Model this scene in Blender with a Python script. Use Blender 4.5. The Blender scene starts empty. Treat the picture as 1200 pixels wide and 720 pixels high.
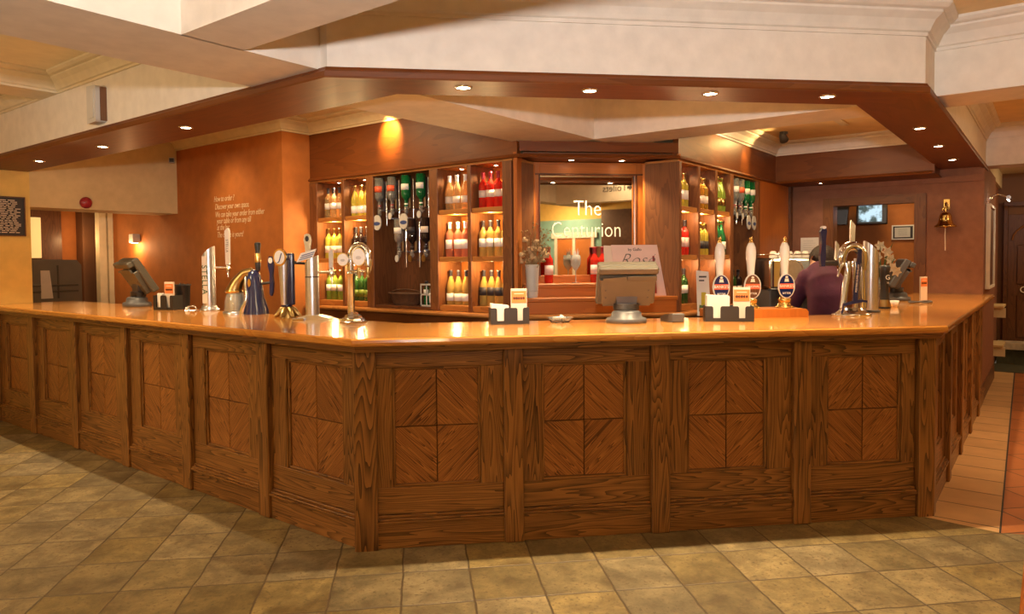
import bpy, math, random
from mathutils import Matrix, Vector
R = random.Random(7)
S = 2 ** -.5
sc = bpy.context.scene
COL = sc.collection
rad = math.radians
CT = 1.11            # counter top height
# ------------------------------------------------------------------ materials
def newmat(name):
    m = bpy.data.materials.new(name); m.use_nodes = True
    nt = m.node_tree; b = nt.nodes['Principled BSDF']
    return m, nt, b
def setb(b, **k):
    names = dict(rough='Roughness', metal='Metallic', coat='Coat Weight', trans='Transmission Weight', ior='IOR', spec='Specular IOR Level', alpha='Alpha', emis='Emission Strength')
    for a, v in k.items(): b.inputs[names[a]].default_value = v
def plain(name, c, rough=.5, bump=0, bscale=60, var=.06, **k):
    """solid colour with faint procedural variation"""
    m, nt, b = newmat(name); N = nt.nodes; L = nt.links
    setb(b, rough=rough, **k)
    tc = N.new('ShaderNodeTexCoord'); n = N.new('ShaderNodeTexNoise'); n.inputs['Scale'].default_value = bscale * .12; n.inputs['Detail'].default_value = 4
    L.new(tc.outputs['Object'], n.inputs['Vector'])
    r = N.new('ShaderNodeValToRGB'); r.color_ramp.elements[0].position = .3; r.color_ramp.elements[1].position = .7
    r.color_ramp.elements[0].color = (*[x * (1 - var) for x in c], 1); r.color_ramp.elements[1].color = (*[min(1, x * (1 + var)) for x in c], 1)
    L.new(n.outputs['Fac'], r.inputs['Fac']); L.new(r.outputs['Color'], b.inputs['Base Color'])
    if bump:
        n2 = N.new('ShaderNodeTexNoise'); n2.inputs['Scale'].default_value = bscale; n2.inputs['Detail'].default_value = 5
        L.new(tc.outputs['Object'], n2.inputs['Vector'])
        bp = N.new('ShaderNodeBump'); bp.inputs['Strength'].default_value = bump; bp.inputs['Distance'].default_value = .01
        L.new(n2.outputs['Fac'], bp.inputs['Height']); L.new(bp.outputs['Normal'], b.inputs['Normal'])
    return m
def wood(name, light, dark, rough=.4, coat=.2, K=30, contrast=.75, pale=.35, su=1.1, sv=6.5, spec=.35, crough=.25):
    """flat-sawn oak: contour lines of a stretched noise, in UV metres (u along the grain)"""
    m, nt, b = newmat(name); N = nt.nodes; L = nt.links
    setb(b, rough=rough, coat=coat, spec=spec); b.inputs['Coat Roughness'].default_value = crough
    uv = N.new('ShaderNodeUVMap')
    mp = N.new('ShaderNodeMapping'); mp.inputs['Scale'].default_value = (su, sv, 1); L.new(uv.outputs[0], mp.inputs[0])
    n1 = N.new('ShaderNodeTexNoise'); n1.inputs['Scale'].default_value = 1; n1.inputs['Detail'].default_value = 2.5; n1.inputs['Roughness'].default_value = .45
    L.new(mp.outputs[0], n1.inputs['Vector'])
    k = N.new('ShaderNodeMath'); k.operation = 'MULTIPLY'; k.inputs[1].default_value = K; L.new(n1.outputs['Fac'], k.inputs[0])
    fr = N.new('ShaderNodeMath'); fr.operation = 'FRACT'; L.new(k.outputs[0], fr.inputs[0])
    pw = N.new('ShaderNodeMath'); pw.operation = 'POWER'; pw.inputs[1].default_value = 1.7; L.new(fr.outputs[0], pw.inputs[0])
    mp2 = N.new('ShaderNodeMapping'); mp2.inputs['Scale'].default_value = (9, 260, 1); L.new(uv.outputs[0], mp2.inputs[0])
    n2 = N.new('ShaderNodeTexNoise'); n2.inputs['Scale'].default_value = 1; n2.inputs['Detail'].default_value = 2; L.new(mp2.outputs[0], n2.inputs['Vector'])
    n3 = N.new('ShaderNodeTexNoise'); n3.inputs['Scale'].default_value = 1.3; n3.inputs['Detail'].default_value = 1; L.new(uv.outputs[0], n3.inputs['Vector'])
    a = N.new('ShaderNodeMath'); a.operation = 'MULTIPLY_ADD'; a.inputs[1].default_value = contrast; L.new(pw.outputs[0], a.inputs[0])
    s2 = N.new('ShaderNodeMath'); s2.operation = 'MULTIPLY_ADD'; s2.inputs[1].default_value = pale * 1.6; s2.inputs[2].default_value = -pale * .8; L.new(n2.outputs['Fac'], s2.inputs[0])
    L.new(s2.outputs[0], a.inputs[2])
    s3 = N.new('ShaderNodeMath'); s3.operation = 'MULTIPLY_ADD'; s3.inputs[1].default_value = .7; s3.inputs[2].default_value = -.25; L.new(n3.outputs['Fac'], s3.inputs[0])
    ad = N.new('ShaderNodeMath'); ad.operation = 'ADD'; ad.use_clamp = True; L.new(a.outputs[0], ad.inputs[0]); L.new(s3.outputs[0], ad.inputs[1])
    mx = N.new('ShaderNodeMix'); mx.data_type = 'RGBA'; mx.inputs['A'].default_value = (*light, 1); mx.inputs['B'].default_value = (*dark, 1)
    L.new(ad.outputs[0], mx.inputs['Factor']); L.new(mx.outputs['Result'], b.inputs['Base Color'])
    bp = N.new('ShaderNodeBump'); bp.inputs['Strength'].default_value = .12; bp.inputs['Distance'].default_value = .003
    L.new(n2.outputs['Fac'], bp.inputs['Height']); L.new(bp.outputs['Normal'], b.inputs['Normal'])
    return m
def emit(name, c, s):
    m, nt, b = newmat(name); b.inputs['Base Color'].default_value = (*c, 1); b.inputs['Emission Color'].default_value = (*c, 1); setb(b, emis=s, rough=.6)
    return m
def slate():
    m, nt, b = newmat('slate_tiles'); N = nt.nodes; L = nt.links
    def math_(op, a, b_=None, c_=None):
        n = N.new('ShaderNodeMath'); n.operation = op
        for i, x in enumerate((a, b_, c_)):
            if x is None: continue
            if isinstance(x, (int, float)): n.inputs[i].default_value = x
            else: L.new(x, n.inputs[i])
        return n.outputs[0]
    tc = N.new('ShaderNodeTexCoord'); mp = N.new('ShaderNodeMapping'); mp.vector_type = 'POINT'
    mp.inputs['Rotation'].default_value = (0, 0, rad(45)); L.new(tc.outputs['Object'], mp.inputs[0])   # x -> (X-Y)S, y -> (X+Y)S
    sx = N.new('ShaderNodeSeparateXYZ'); L.new(mp.outputs[0], sx.inputs[0])
    nz = N.new('ShaderNodeTexNoise'); nz.inputs['Scale'].default_value = 7; nz.inputs['Detail'].default_value = 3; L.new(mp.outputs[0], nz.inputs['Vector'])
    wob = math_('MULTIPLY_ADD', nz.outputs['Fac'], .016, -.008)
    u = math_('DIVIDE', math_('ADD', math_('ADD', sx.outputs[0], .076), wob), .32)
    v = math_('DIVIDE', math_('ADD', math_('SUBTRACT', sx.outputs[1], 3.41), wob), .333)
    fu, fv = math_('FRACT', u), math_('FRACT', v)
    eu = math_('MINIMUM', fu, math_('SUBTRACT', 1, fu)); ev = math_('MINIMUM', fv, math_('SUBTRACT', 1, fv)); e = math_('MINIMUM', eu, ev)
    g = N.new('ShaderNodeMapRange'); g.inputs['From Min'].default_value = .006; g.inputs['From Max'].default_value = .02; L.new(e, g.inputs['Value'])
    cb = N.new('ShaderNodeCombineXYZ'); L.new(math_('FLOOR', u), cb.inputs[0]); L.new(math_('FLOOR', v), cb.inputs[1])
    wn = N.new('ShaderNodeTexWhiteNoise'); wn.noise_dimensions = '3D'; L.new(cb.outputs[0], wn.inputs['Vector'])
    off = N.new('ShaderNodeVectorMath'); off.operation = 'MULTIPLY_ADD'; off.inputs[1].default_value = (9, 9, 9); L.new(wn.outputs['Color'], off.inputs[0]); L.new(mp.outputs[0], off.inputs[2])
    n1 = N.new('ShaderNodeTexNoise'); n1.inputs['Scale'].default_value = 5; n1.inputs['Detail'].default_value = 10; n1.inputs['Roughness'].default_value = .72; n1.inputs['Distortion'].default_value = .25; L.new(off.outputs[0], n1.inputs['Vector'])
    r = N.new('ShaderNodeValToRGB'); cr = r.color_ramp
    cr.elements[0].position = .36; cr.elements[0].color = (.14, .097, .043, 1); cr.elements[1].position = .70; cr.elements[1].color = (.40, .305, .145, 1)
    x = cr.elements.new(.48); x.color = (.215, .162, .075, 1); x = cr.elements.new(.58); x.color = (.31, .232, .105, 1)
    L.new(n1.outputs['Fac'], r.inputs['Fac'])
    hv = N.new('ShaderNodeHueSaturation'); L.new(r.outputs['Color'], hv.inputs['Color'])
    L.new(math_('MULTIPLY_ADD', wn.outputs['Value'], .36, .60), hv.inputs['Value'])
    sc3 = N.new('ShaderNodeSeparateXYZ'); L.new(wn.outputs['Color'], sc3.inputs[0]); L.new(math_('MULTIPLY_ADD', sc3.outputs[1], .25, .85), hv.inputs['Saturation'])
    n4 = N.new('ShaderNodeTexNoise'); n4.inputs['Scale'].default_value = 55; n4.inputs['Detail'].default_value = 4; L.new(off.outputs[0], n4.inputs['Vector'])
    pit = N.new('ShaderNodeMapRange'); pit.inputs['From Min'].default_value = .57; pit.inputs['From Max'].default_value = .68; L.new(n4.outputs['Fac'], pit.inputs['Value'])
    m2 = N.new('ShaderNodeMix'); m2.data_type = 'RGBA'; m2.inputs['B'].default_value = (.09, .06, .03, 1); L.new(math_('MULTIPLY', pit.outputs[0], .8), m2.inputs['Factor']); L.new(hv.outputs['Color'], m2.inputs['A'])
    mx = N.new('ShaderNodeMix'); mx.data_type = 'RGBA'; mx.inputs['A'].default_value = (.075, .05, .028, 1); L.new(g.outputs[0], mx.inputs['Factor']); L.new(m2.outputs['Result'], mx.inputs['B'])
    L.new(mx.outputs['Result'], b.inputs['Base Color'])
    h = math_('ADD', math_('MULTIPLY', g.outputs[0], .5), math_('MULTIPLY', n1.outputs['Fac'], .6))
    bp = N.new('ShaderNodeBump'); bp.inputs['Strength'].default_value = .5; bp.inputs['Distance'].default_value = .012; L.new(h, bp.inputs['Height']); L.new(bp.outputs['Normal'], b.inputs['Normal'])
    setb(b, rough=.48)
    return m
def grid_tiles(name, su, sv, rot, c1, c2, grout, ou=0, ov=0, rough=.35):
    m, nt, b = newmat(name); N = nt.nodes; L = nt.links
    tc = N.new('ShaderNodeTexCoord'); mp = N.new('ShaderNodeMapping'); mp.inputs['Rotation'].default_value = (0, 0, rot); mp.inputs['Location'].default_value = (ou, ov, 0)
    L.new(tc.outputs['Object'], mp.inputs[0])
    br = N.new('ShaderNodeTexBrick'); br.offset = 0; br.inputs['Scale'].default_value = 1; br.inputs['Brick Width'].default_value = su; br.inputs['Row Height'].default_value = sv
    br.inputs['Mortar Size'].default_value = .006; br.inputs['Color1'].default_value = (*c1, 1); br.inputs['Color2'].default_value = (*c2, 1); br.inputs['Mortar'].default_value = (*grout, 1)
    L.new(mp.outputs[0], br.inputs['Vector'])
    n = N.new('ShaderNodeTexNoise'); n.inputs['Scale'].default_value = 6; n.inputs['Detail'].default_value = 5; L.new(tc.outputs['Object'], n.inputs['Vector'])
    mr = N.new('ShaderNodeMapRange'); mr.inputs['To Min'].default_value = .75; mr.inputs['To Max'].default_value = 1.2; L.new(n.outputs['Fac'], mr.inputs['Value'])
    mm = N.new('ShaderNodeVectorMath'); mm.operation = 'SCALE'; L.new(br.outputs['Color'], mm.inputs[0]); L.new(mr.outputs[0], mm.inputs['Scale'])
    L.new(mm.outputs[0], b.inputs['Base Color']); setb(b, rough=rough)
    return m
M = {}
M['oak'] = wood('oak_bar_front', (.31, .140, .040), (.046, .017, .005), .42, .2, K=26, contrast=.8, su=.55, sv=8)
M['oak_tile'] = wood('oak_inset_veneer', (.40, .165, .046), (.060, .018, .006), .4, .1, K=30, contrast=.85, pale=.22, su=.5, sv=14)
M['top'] = wood('polished_counter_oak', (.66, .29, .060), (.44, .155, .028), .22, .7, K=14, contrast=.6, pale=.2, spec=.5, crough=.07)
M['ply'] = wood('stained_plywood', (.17, .050, .010), (.075, .018, .004), .45, .06, K=5, contrast=.35, pale=.4, spec=.3)
M['dark'] = wood('dark_stained_wood', (.13, .048, .018), (.05, .016, .006), .42, .2, K=16, contrast=.6)
M['shelf'] = wood('shelf_oak', (.46, .19, .045), (.24, .085, .018), .45, .05, K=10, contrast=.6, pale=.2)
M['post'] = wood('shelf_post_oak', (.21, .080, .026), (.10, .034, .012), .45, .03, K=12, contrast=.6, pale=.2)
M['gate'] = wood('mirror_frame_oak', (.48, .150, .024), (.28, .075, .012), .42, .08, K=7, contrast=.35, su=.5, sv=9, pale=.2)
M['white'] = plain('off_white_paint', (.74, .68, .60), .75, .05, 90)
M['cream'] = plain('cream_paint', (.70, .60, .42), .75, .05, 90)
M['ceil'] = plain('warm_ceiling_paint', (.82, .62, .34), .8, .05, 60)
M['ceil2'] = plain('pale_ceiling_paint', (.84, .76, .56), .8, .05, 60)
M['tan'] = plain('tan_cream_paint', (.62, .46, .24), .75, .05, 90)
M['yellow'] = plain('yellow_paint', (.74, .49, .14), .7, .08, 90)
M['orange'] = plain('terracotta_paint', (.43, .140, .026), .7, .15, 70, .1)
M['pink'] = plain('dusky_pink_paint', (.27, .115, .066), .75, .3, 90, .12)
M['brown'] = plain('dark_brown_paint', (.16, .07, .03), .6)
M['teal'] = plain('teal_paint', (.22, .42, .40), .7)
M['chrome'] = plain('polished_chrome', (.78, .83, .92), .12, var=.02, metal=1)
M['steel'] = plain('brushed_steel', (.66, .69, .76), .3, .03, 300, metal=1)
M['brass'] = plain('polished_brass', (.80, .56, .20), .2, metal=1)
M['gold'] = plain('old_gold', (.40, .28, .11), .3, metal=1)
M['black'] = plain('black_plastic', (.022, .020, .020), .4)
M['navy'] = plain('dark_blue_lacquer', (.010, .016, .075), .2, coat=.6)
M['greyp'] = plain('warm_grey_plastic', (.095, .085, .066), .45)
M['mgrey'] = plain('mid_grey_plastic', (.17, .155, .125), .5)
M['dgrey'] = plain('dark_grey_plastic', (.075, .075, .082), .4)
M['paper'] = plain('white_paper', (.82, .79, .74), .8)
M['cpaper'] = plain('cream_card', (.78, .66, .55), .7)
M['opaper'] = plain('orange_print', (.75, .22, .06), .6)
M['pinkc'] = plain('pale_pink_card', (.80, .58, .52), .6)
M['ceramic'] = plain('white_ceramic', (.82, .78, .72), .18, coat=.4)
M['greyw'] = plain('grey_white_plastic', (.55, .53, .50), .4)
M['red'] = plain('red_plastic', (.30, .02, .03), .3)
M['green'] = plain('green_print', (.03, .12, .06), .5)
M['ink'] = plain('dark_ink', (.03, .025, .03), .6)
M['inkb'] = plain('blue_ink', (.04, .07, .22), .5)
M['chalk'] = plain('cream_lettering', (.80, .62, .40), .7)
M['etch'] = plain('cream_white_vinyl', (.86, .80, .66), .6)
M['redink'] = plain('orange_red_print', (.72, .11, .04), .5)
M['dryf'] = plain('dried_flower', (.55, .38, .20), .9, var=.3)
M['stem'] = plain('dry_stem', (.30, .20, .09), .9)
M['lily'] = plain('white_petal', (.55, .50, .38), .6)
M['leaf'] = plain('leaf_green', (.06, .10, .03), .6)
M['basket'] = plain('wicker', (.10, .045, .02), .7, .8, 80, .3)
M['skin'] = plain('skin', (.50, .28, .18), .5)
M['hair'] = plain('dark_hair', (.020, .012, .010), .5, .6, 120)
M['maroon'] = plain('maroon_jersey', (.085, .018, .055), .8, .2, 120, .15)
M['trouser'] = plain('black_cloth', (.02, .02, .022), .8)
M['mat'] = plain('dark_mat', (.06, .06, .035), .9, .4, 120, .2)
M['stone'] = plain('pale_stone', (.5, .42, .32), .8, .6, 60, .4)
M['glow'] = emit('lamp_glow', (1, .86, .62), 28)
M['terra'] = grid_tiles('terracotta_tiles', .34, .34, rad(45), (.42, .145, .045), (.34, .11, .035), (.09, .04, .02))
M['terras'] = grid_tiles('terracotta_strip_tiles', .32, 5, 0, (.66, .41, .20), (.54, .32, .15), (.07, .035, .02), .1)
M['slate'] = slate()
m, nt, b = newmat('mirror_glass'); b.inputs['Base Color'].default_value = (.85, .83, .78, 1); setb(b, metal=1, rough=.02); M['mirror'] = m
def glass(name, c, tr=.6, rough=.06, emis=0):
    m, nt, b = newmat(name); b.inputs['Base Color'].default_value = (*c, 1); setb(b, rough=rough, trans=tr, ior=1.25, coat=.5); b.inputs['Coat Roughness'].default_value = .05
    M[name] = m; return m
glass('glass_pale', (1.0, .80, .38), .8); glass('glass_yellow', (.85, .72, .10), .5); glass('glass_rose', (.95, .30, .16), .55); glass('glass_red', (.78, .035, .02), .35)
glass('glass_straw', (.95, .62, .16), .6); glass('glass_green', (.04, .13, .03), .4); glass('glass_lgreen', (.30, .42, .06), .5); glass('glass_dark', (.022, .012, .012), .2)
glass('glass_clear', (.90, .92, .90), .85); glass('glass_dgreen', (.01, .16, .05), .35); glass('glass_amber', (.8, .42, .05), .6)
# screen picture: mottled blue-white security view
m, nt, b = newmat('screen_picture'); N = nt.nodes; L = nt.links
tc = N.new('ShaderNodeTexCoord'); n = N.new('ShaderNodeTexNoise'); n.inputs['Scale'].default_value = 9; n.inputs['Detail'].default_value = 5; L.new(tc.outputs['Object'], n.inputs['Vector'])
r = N.new('ShaderNodeValToRGB'); r.color_ramp.elements[0].position = .42; r.color_ramp.elements[0].color = (.03, .07, .07, 1); r.color_ramp.elements[1].position = .55; r.color_ramp.elements[1].color = (.55, .78, .9, 1)
L.new(n.outputs['Fac'], r.inputs['Fac']); L.new(r.outputs['Color'], b.inputs['Emission Color']); setb(b, emis=1.1); b.inputs['Base Color'].default_value = (.02, .02, .02, 1); M['screen'] = m

# ------------------------------------------------------------------ geometry helpers
def F(x=0, y=0, z=0, deg=0):
    return Matrix.Translation((x, y, z)) @ Matrix.Rotation(rad(deg), 4, 'Z')
FR = {}
class MB:
    def __init__(s): s.v = []; s.f = []; s.uv = []; s.sm = []; s.M = Matrix.Identity(4)
    def add(s, vs, fs, uvs=None, smooth=False):
        o = len(s.v); s.v += [s.M @ Vector(p) for p in vs]
        for i, f in enumerate(fs):
            s.f.append([o + k for k in f]); s.sm.append(smooth)
            s.uv.append(uvs[i] if uvs else [(0, 0)] * len(f))
        return s
    def auto(s, vs, fs, g=2, smooth=False):
        ou, ov = R.uniform(0, 40), R.uniform(0, 40); U = []
        for f in fs:
            n = (Vector(vs[f[1]]) - Vector(vs[f[0]])).cross(Vector(vs[f[2]]) - Vector(vs[f[0]]))
            if isinstance(g, tuple):   # an arbitrary grain direction
                gd = Vector(g).normalized(); nn = n.normalized(); gd2 = (gd - nn * gd.dot(nn))
                if gd2.length < .1: gd2 = nn.orthogonal()
                gd2.normalize(); w = nn.cross(gd2)
                U.append([(Vector(vs[k]).dot(gd2) + ou, Vector(vs[k]).dot(w) + ov) for k in f]); continue
            ax = max(range(3), key=lambda i: abs(n[i])); oth = [i for i in range(3) if i != ax]
            if g in oth: a = g; bb = [i for i in oth if i != g][0]
            else: a, bb = oth
            U.append([(vs[k][a] + ou, vs[k][bb] + ov + .37 * ax) for k in f])
        return s.add(vs, fs, U, smooth)
    def box(s, x0, x1, y0, y1, z0, z1, g=2):
        vs = [(x, y, z) for z in (z0, z1) for y in (y0, y1) for x in (x0, x1)]
        return s.auto(vs, [(0, 2, 3, 1), (4, 5, 7, 6), (0, 1, 5, 4), (2, 6, 7, 3), (0, 4, 6, 2), (1, 3, 7, 5)], g)
    def prism(s, poly, z0, z1, g=0, smooth=False):
        n = len(poly); a = sum(poly[i][0] * poly[(i + 1) % n][1] - poly[(i + 1) % n][0] * poly[i][1] for i in range(n))
        if a < 0: poly = poly[::-1]
        vs = [(x, y, z0) for x, y in poly] + [(x, y, z1) for x, y in poly]
        s.auto(vs, [tuple(range(n))[::-1], tuple(range(n, 2 * n))], g)
        return s.auto(vs, [(i, (i + 1) % n, n + (i + 1) % n, n + i) for i in range(n)], g, smooth)
    def vprism(s, poly, y0, y1, g=2, smooth=False):
        """outline in x,z extruded along y"""
        old = s.M; s.M = old @ Matrix(((1, 0, 0, 0), (0, 0, -1, 0), (0, 1, 0, 0), (0, 0, 0, 1)))
        s.prism(poly, -y1, -y0, {2: 1, 0: 0, 1: 2}.get(g, g), smooth); s.M = old; return s
    def lathe(s, prof, n=20, arc=None, c=(0, 0, 0), smooth=True, sx=1, sy=1):
        a0, a1 = arc if arc else (0, 2 * math.pi); full = arc is None; m = n if full else n + 1
        vs = []
        for r, z in prof:
            for i in range(m):
                t = a0 + (a1 - a0) * i / n; vs.append((c[0] + r * math.cos(t) * sx, c[1] + r * math.sin(t) * sy, c[2] + z))
        fs = []; us = []
        for j in range(len(prof) - 1):
            for i in range(n):
                k = (i + 1) % m
                fs.append((j * m + i, j * m + k, (j + 1) * m + k, (j + 1) * m + i)); us.append([(prof[j][1], i / n * .3), (prof[j][1], (i + 1) / n * .3), (prof[j + 1][1], (i + 1) / n * .3), (prof[j + 1][1], i / n * .3)])
        s.add(vs, fs, us, smooth)
        if full:
            if prof[0][0] > 1e-5: s.add(vs[:m], [tuple(range(m))[::-1]])
            if prof[-1][0] > 1e-5: s.add(vs[-m:], [tuple(range(m))])
        return s
    def tube(s, pts, r, n=10, closed=False):
        pts = [Vector(p) for p in pts]; rs = r if isinstance(r, (list, tuple)) else [r] * len(pts)
        vs = []; up = None
        for i, p in enumerate(pts):
            d = (pts[min(i + 1, len(pts) - 1)] - pts[max(i - 1, 0)]).normalized()
            if up is None: up = d.orthogonal().normalized()
            up = (up - d * up.dot(d)).normalized(); w = d.cross(up)
            for k in range(n):
                t = 2 * math.pi * k / n; vs.append(tuple(p + (up * math.cos(t) + w * math.sin(t)) * rs[i]))
        fs = [(j * n + i, j * n + (i + 1) % n, (j + 1) * n + (i + 1) % n, (j + 1) * n + i) for j in range(len(pts) - 1) for i in range(n)]
        s.add(vs, fs, None, True); s.add(vs[:n], [tuple(range(n))[::-1]]); s.add(vs[-n:], [tuple(range(n))]); return s
    def sweep(s, path, prof, closed=False, g='path'):
        """profile (offset to the right of the path, z) carried along a plan path, mitred"""
        n = len(path); P = [Vector(p) for p in path]; vs = []; L_ = [0]
        for i in range(1, n): L_.append(L_[-1] + (P[i] - P[i - 1]).length)
        L_.append(L_[-1] + (P[0] - P[-1]).length)
        for i in range(n):
            a = (P[i] - P[i - 1]).normalized() if (i > 0 or closed) else None
            b_ = (P[(i + 1) % n] - P[i]).normalized() if (i < n - 1 or closed) else None
            na = Vector((a.y, -a.x)) if a is not None else None; nb = Vector((b_.y, -b_.x)) if b_ is not None else None
            if na is None: o = nb
            elif nb is None: o = na
            else: o = (na + nb) / (1 + na.dot(nb))
            for d, z in prof: vs.append((P[i].x + o.x * d, P[i].y + o.y * d, z))
        m = len(prof); fs = []; us = []; w = [0]; ou = R.uniform(0, 30)
        for j in range(1, m): w.append(w[-1] + math.hypot(prof[j][0] - prof[j - 1][0], prof[j][1] - prof[j - 1][1]))
        for i in range(n if closed else n - 1):
            k = (i + 1) % n
            for j in range(m - 1):
                fs.append((i * m + j, k * m + j, k * m + j + 1, i * m + j + 1))
                us.append([(L_[i] + ou, w[j]), (L_[i + 1] + ou, w[j]), (L_[i + 1] + ou, w[j + 1]), (L_[i] + ou, w[j + 1])])
        s.add(vs, fs, us, False)
        if not closed: s.add(vs[:m], [tuple(range(m))]); s.add(vs[-m:], [tuple(range(m))[::-1]])
        return s
    def ball(s, c, r, n=10, sx=1, sy=1, sz=1):
        prof = [(r * math.sin(math.pi * i / n) + 1e-6, -r * math.cos(math.pi * i / n) * sz) for i in range(n + 1)]
        return s.lathe(prof, n * 2, None, c, True, sx, sy)
    def build(s, name, mat, parent=None, bev=0, world=False, seg=1):
        me = bpy.data.meshes.new(name)
        X = FR[parent].inverted() if (world and parent is not None) else None
        me.from_pydata([tuple(X @ p) if X is not None else tuple(p) for p in s.v], [], s.f)
        ul = me.uv_layers.new(name='UVMap'); fl = [c for u in s.uv for q in u for c in q]; ul.data.foreach_set('uv', fl)
        me.polygons.foreach_set('use_smooth', s.sm)
        mats = mat if isinstance(mat, list) else [mat]
        for q in mats: me.materials.append(M[q] if isinstance(q, str) else q)
        me.update()
        o = bpy.data.objects.new(name, me); COL.objects.link(o)
        if parent is not None: o.parent = parent; FR[o] = FR[parent]
        else: FR[o] = Matrix.Identity(4)
        if bev:
            md = o.modifiers.new('bevel', 'BEVEL'); md.width = bev; md.segments = seg; md.limit_method = 'ANGLE'; md.angle_limit = rad(35)
        return o
def thing(name, label, cat, Mx=None, group=None):
    o = bpy.data.objects.new(name, None); COL.objects.link(o); Mx = Mx or Matrix.Identity(4)
    o.matrix_world = Mx; FR[o] = Mx.copy(); o.empty_display_size = .05
    o['label'] = label; o['category'] = cat
    if group: o['group'] = group
    return o
def tag(o, label, cat, group=None):
    o['label'] = label; o['category'] = cat
    if group: o['group'] = group
    return o
def struct(o): o['kind'] = 'structure'; return o
def place(o, Mx): o.matrix_world = Mx; FR[o] = Mx.copy(); return o
FACE = Matrix.Rotation(rad(90), 4, 'X')      # text x right, y up, facing local -y
def text(name, s, size, mat, parent, Mx, ext=.001, align='CENTER', spacing=1, shear=0):
    cu = bpy.data.curves.new(name, 'FONT'); cu.body = s; cu.size = size; cu.extrude = ext; cu.align_x = align; cu.align_y = 'CENTER'; cu.space_character = spacing; cu.shear = shear
    cu.resolution_u = 3; cu.offset = OFFS
    t = bpy.data.objects.new(name, cu); COL.objects.link(t); bpy.context.view_layer.update()
    me = bpy.data.meshes.new_from_object(t.evaluated_get(bpy.context.evaluated_depsgraph_get()))
    bpy.data.objects.remove(t); bpy.data.curves.remove(cu)
    me.transform(Mx); me.materials.clear(); me.materials.append(M[mat])
    o = bpy.data.objects.new(name, me); COL.objects.link(o)
    if parent is not None: o.parent = parent; FR[o] = FR[parent]
    return o
def copy_tree(o, parent=None):
    c = o.copy(); COL.objects.link(c)
    if parent is not None: c.parent = parent; c.matrix_parent_inverse = o.matrix_parent_inverse.copy()
    for ch in list(o.children): copy_tree(ch, c)
    return c
def oval(rx, rz, n=24): return [(rx * math.cos(2 * math.pi * i / n), rz * math.sin(2 * math.pi * i / n)) for i in range(n)]
def mv(poly, dx, dz): return [(x + dx, z + dz) for x, z in poly]
def dxy(s, d): return ((s + d) * S, (s - d) * S)

OFFS = 0
# ------------------------------------------------------------------ camera (level-ish, a touch of pitch; axes fitted to the room)
f_, yaw, pitch, roll, cy = 832.8766, .6497, -.0333, -.0080, 332.2
fw = Vector((math.cos(pitch) * math.cos(yaw), math.cos(pitch) * math.sin(yaw), math.sin(pitch)))
rt = Vector((math.sin(yaw), -math.cos(yaw), 0)); up = rt.cross(fw)
r2 = rt * math.cos(roll) + up * math.sin(roll); u2 = up * math.cos(roll) - rt * math.sin(roll)
cd = bpy.data.cameras.new('camera'); cam = bpy.data.objects.new('camera', cd); COL.objects.link(cam)
cam.matrix_world = Matrix(((r2.x, u2.x, -fw.x, 0), (r2.y, u2.y, -fw.y, 0), (r2.z, u2.z, -fw.z, 1.5015), (0, 0, 0, 1)))
cd.sensor_width = 36; cd.lens = f_ / 1200 * 36; cd.shift_y = -(360 - cy) / 1200; cd.clip_start = .05
sc.camera = cam
# ------------------------------------------------------------------ the room shell
ZT, ZS = 2.45, 2.41
XF, SF, YF = 2.26, 3.61, .57          # bulkhead outer faces: left leg X, front diagonal, right leg Y
XW, YW, XT = 8.7, 8.1, 4.25           # bell wall, far left wall, lettered wall
def st(mb, name, mat, **k): return struct(mb.build(name, mat, **k))
# floor: slate, terracotta strip and terracotta field lie flush, edge to edge
ya = .53
st(MB().prism([(-3, -3), (1.95, -3), (5.05, .09 - .0)][:0] + [(-3, -3), (SF / S * 0 + 7.75, -3), (4.685, .06), (4.62, .205), (4.66, .60), (3.2, 3.0), (3.2, 10.5), (-3, 10.5)], -.1, 0), 'floor', 'slate')
st(MB().prism([(4.66, .60), (4.62, .205), (11.1, .36), (11.1, .62)], -.1, .0005), 'floor_strip', 'terras')
st(MB().prism([(4.6205, .2), (4.685, .06), (7.75, -3), (13, -3), (13, .4), (11.1, .355)], -.1, .0), 'floor_right', 'terra')
st(MB().prism([(4.62, .199), (4.6205, .208), (11.1, .368), (11.1, .356)], -.01, .0015), 'trim_floor_joint', 'ink')
st(MB().prism([(3.2, 3.0), (4.66, .60), (11.1, .62), (11.1, 3.4), (5.5, 10.5), (3.2, 10.5)], -.1, 0), 'floor_behind_bar', 'mat')
# ceilings
st(MB().prism([(-3.2, 3.2), (12.5, 3.2), (12.5, 10.6), (-3.2, 10.6)], 2.93, 3.05), 'ceiling_left', 'ceil2')
st(MB().box(-3.2, 13.2, -3.2, 3.2, 2.87, 3.05), 'ceiling', 'ceil')
st(MB().box(5.33, 8.7, .9, 3.1, 2.765, 2.87), 'ceiling_bar_right', 'ceil')
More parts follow.
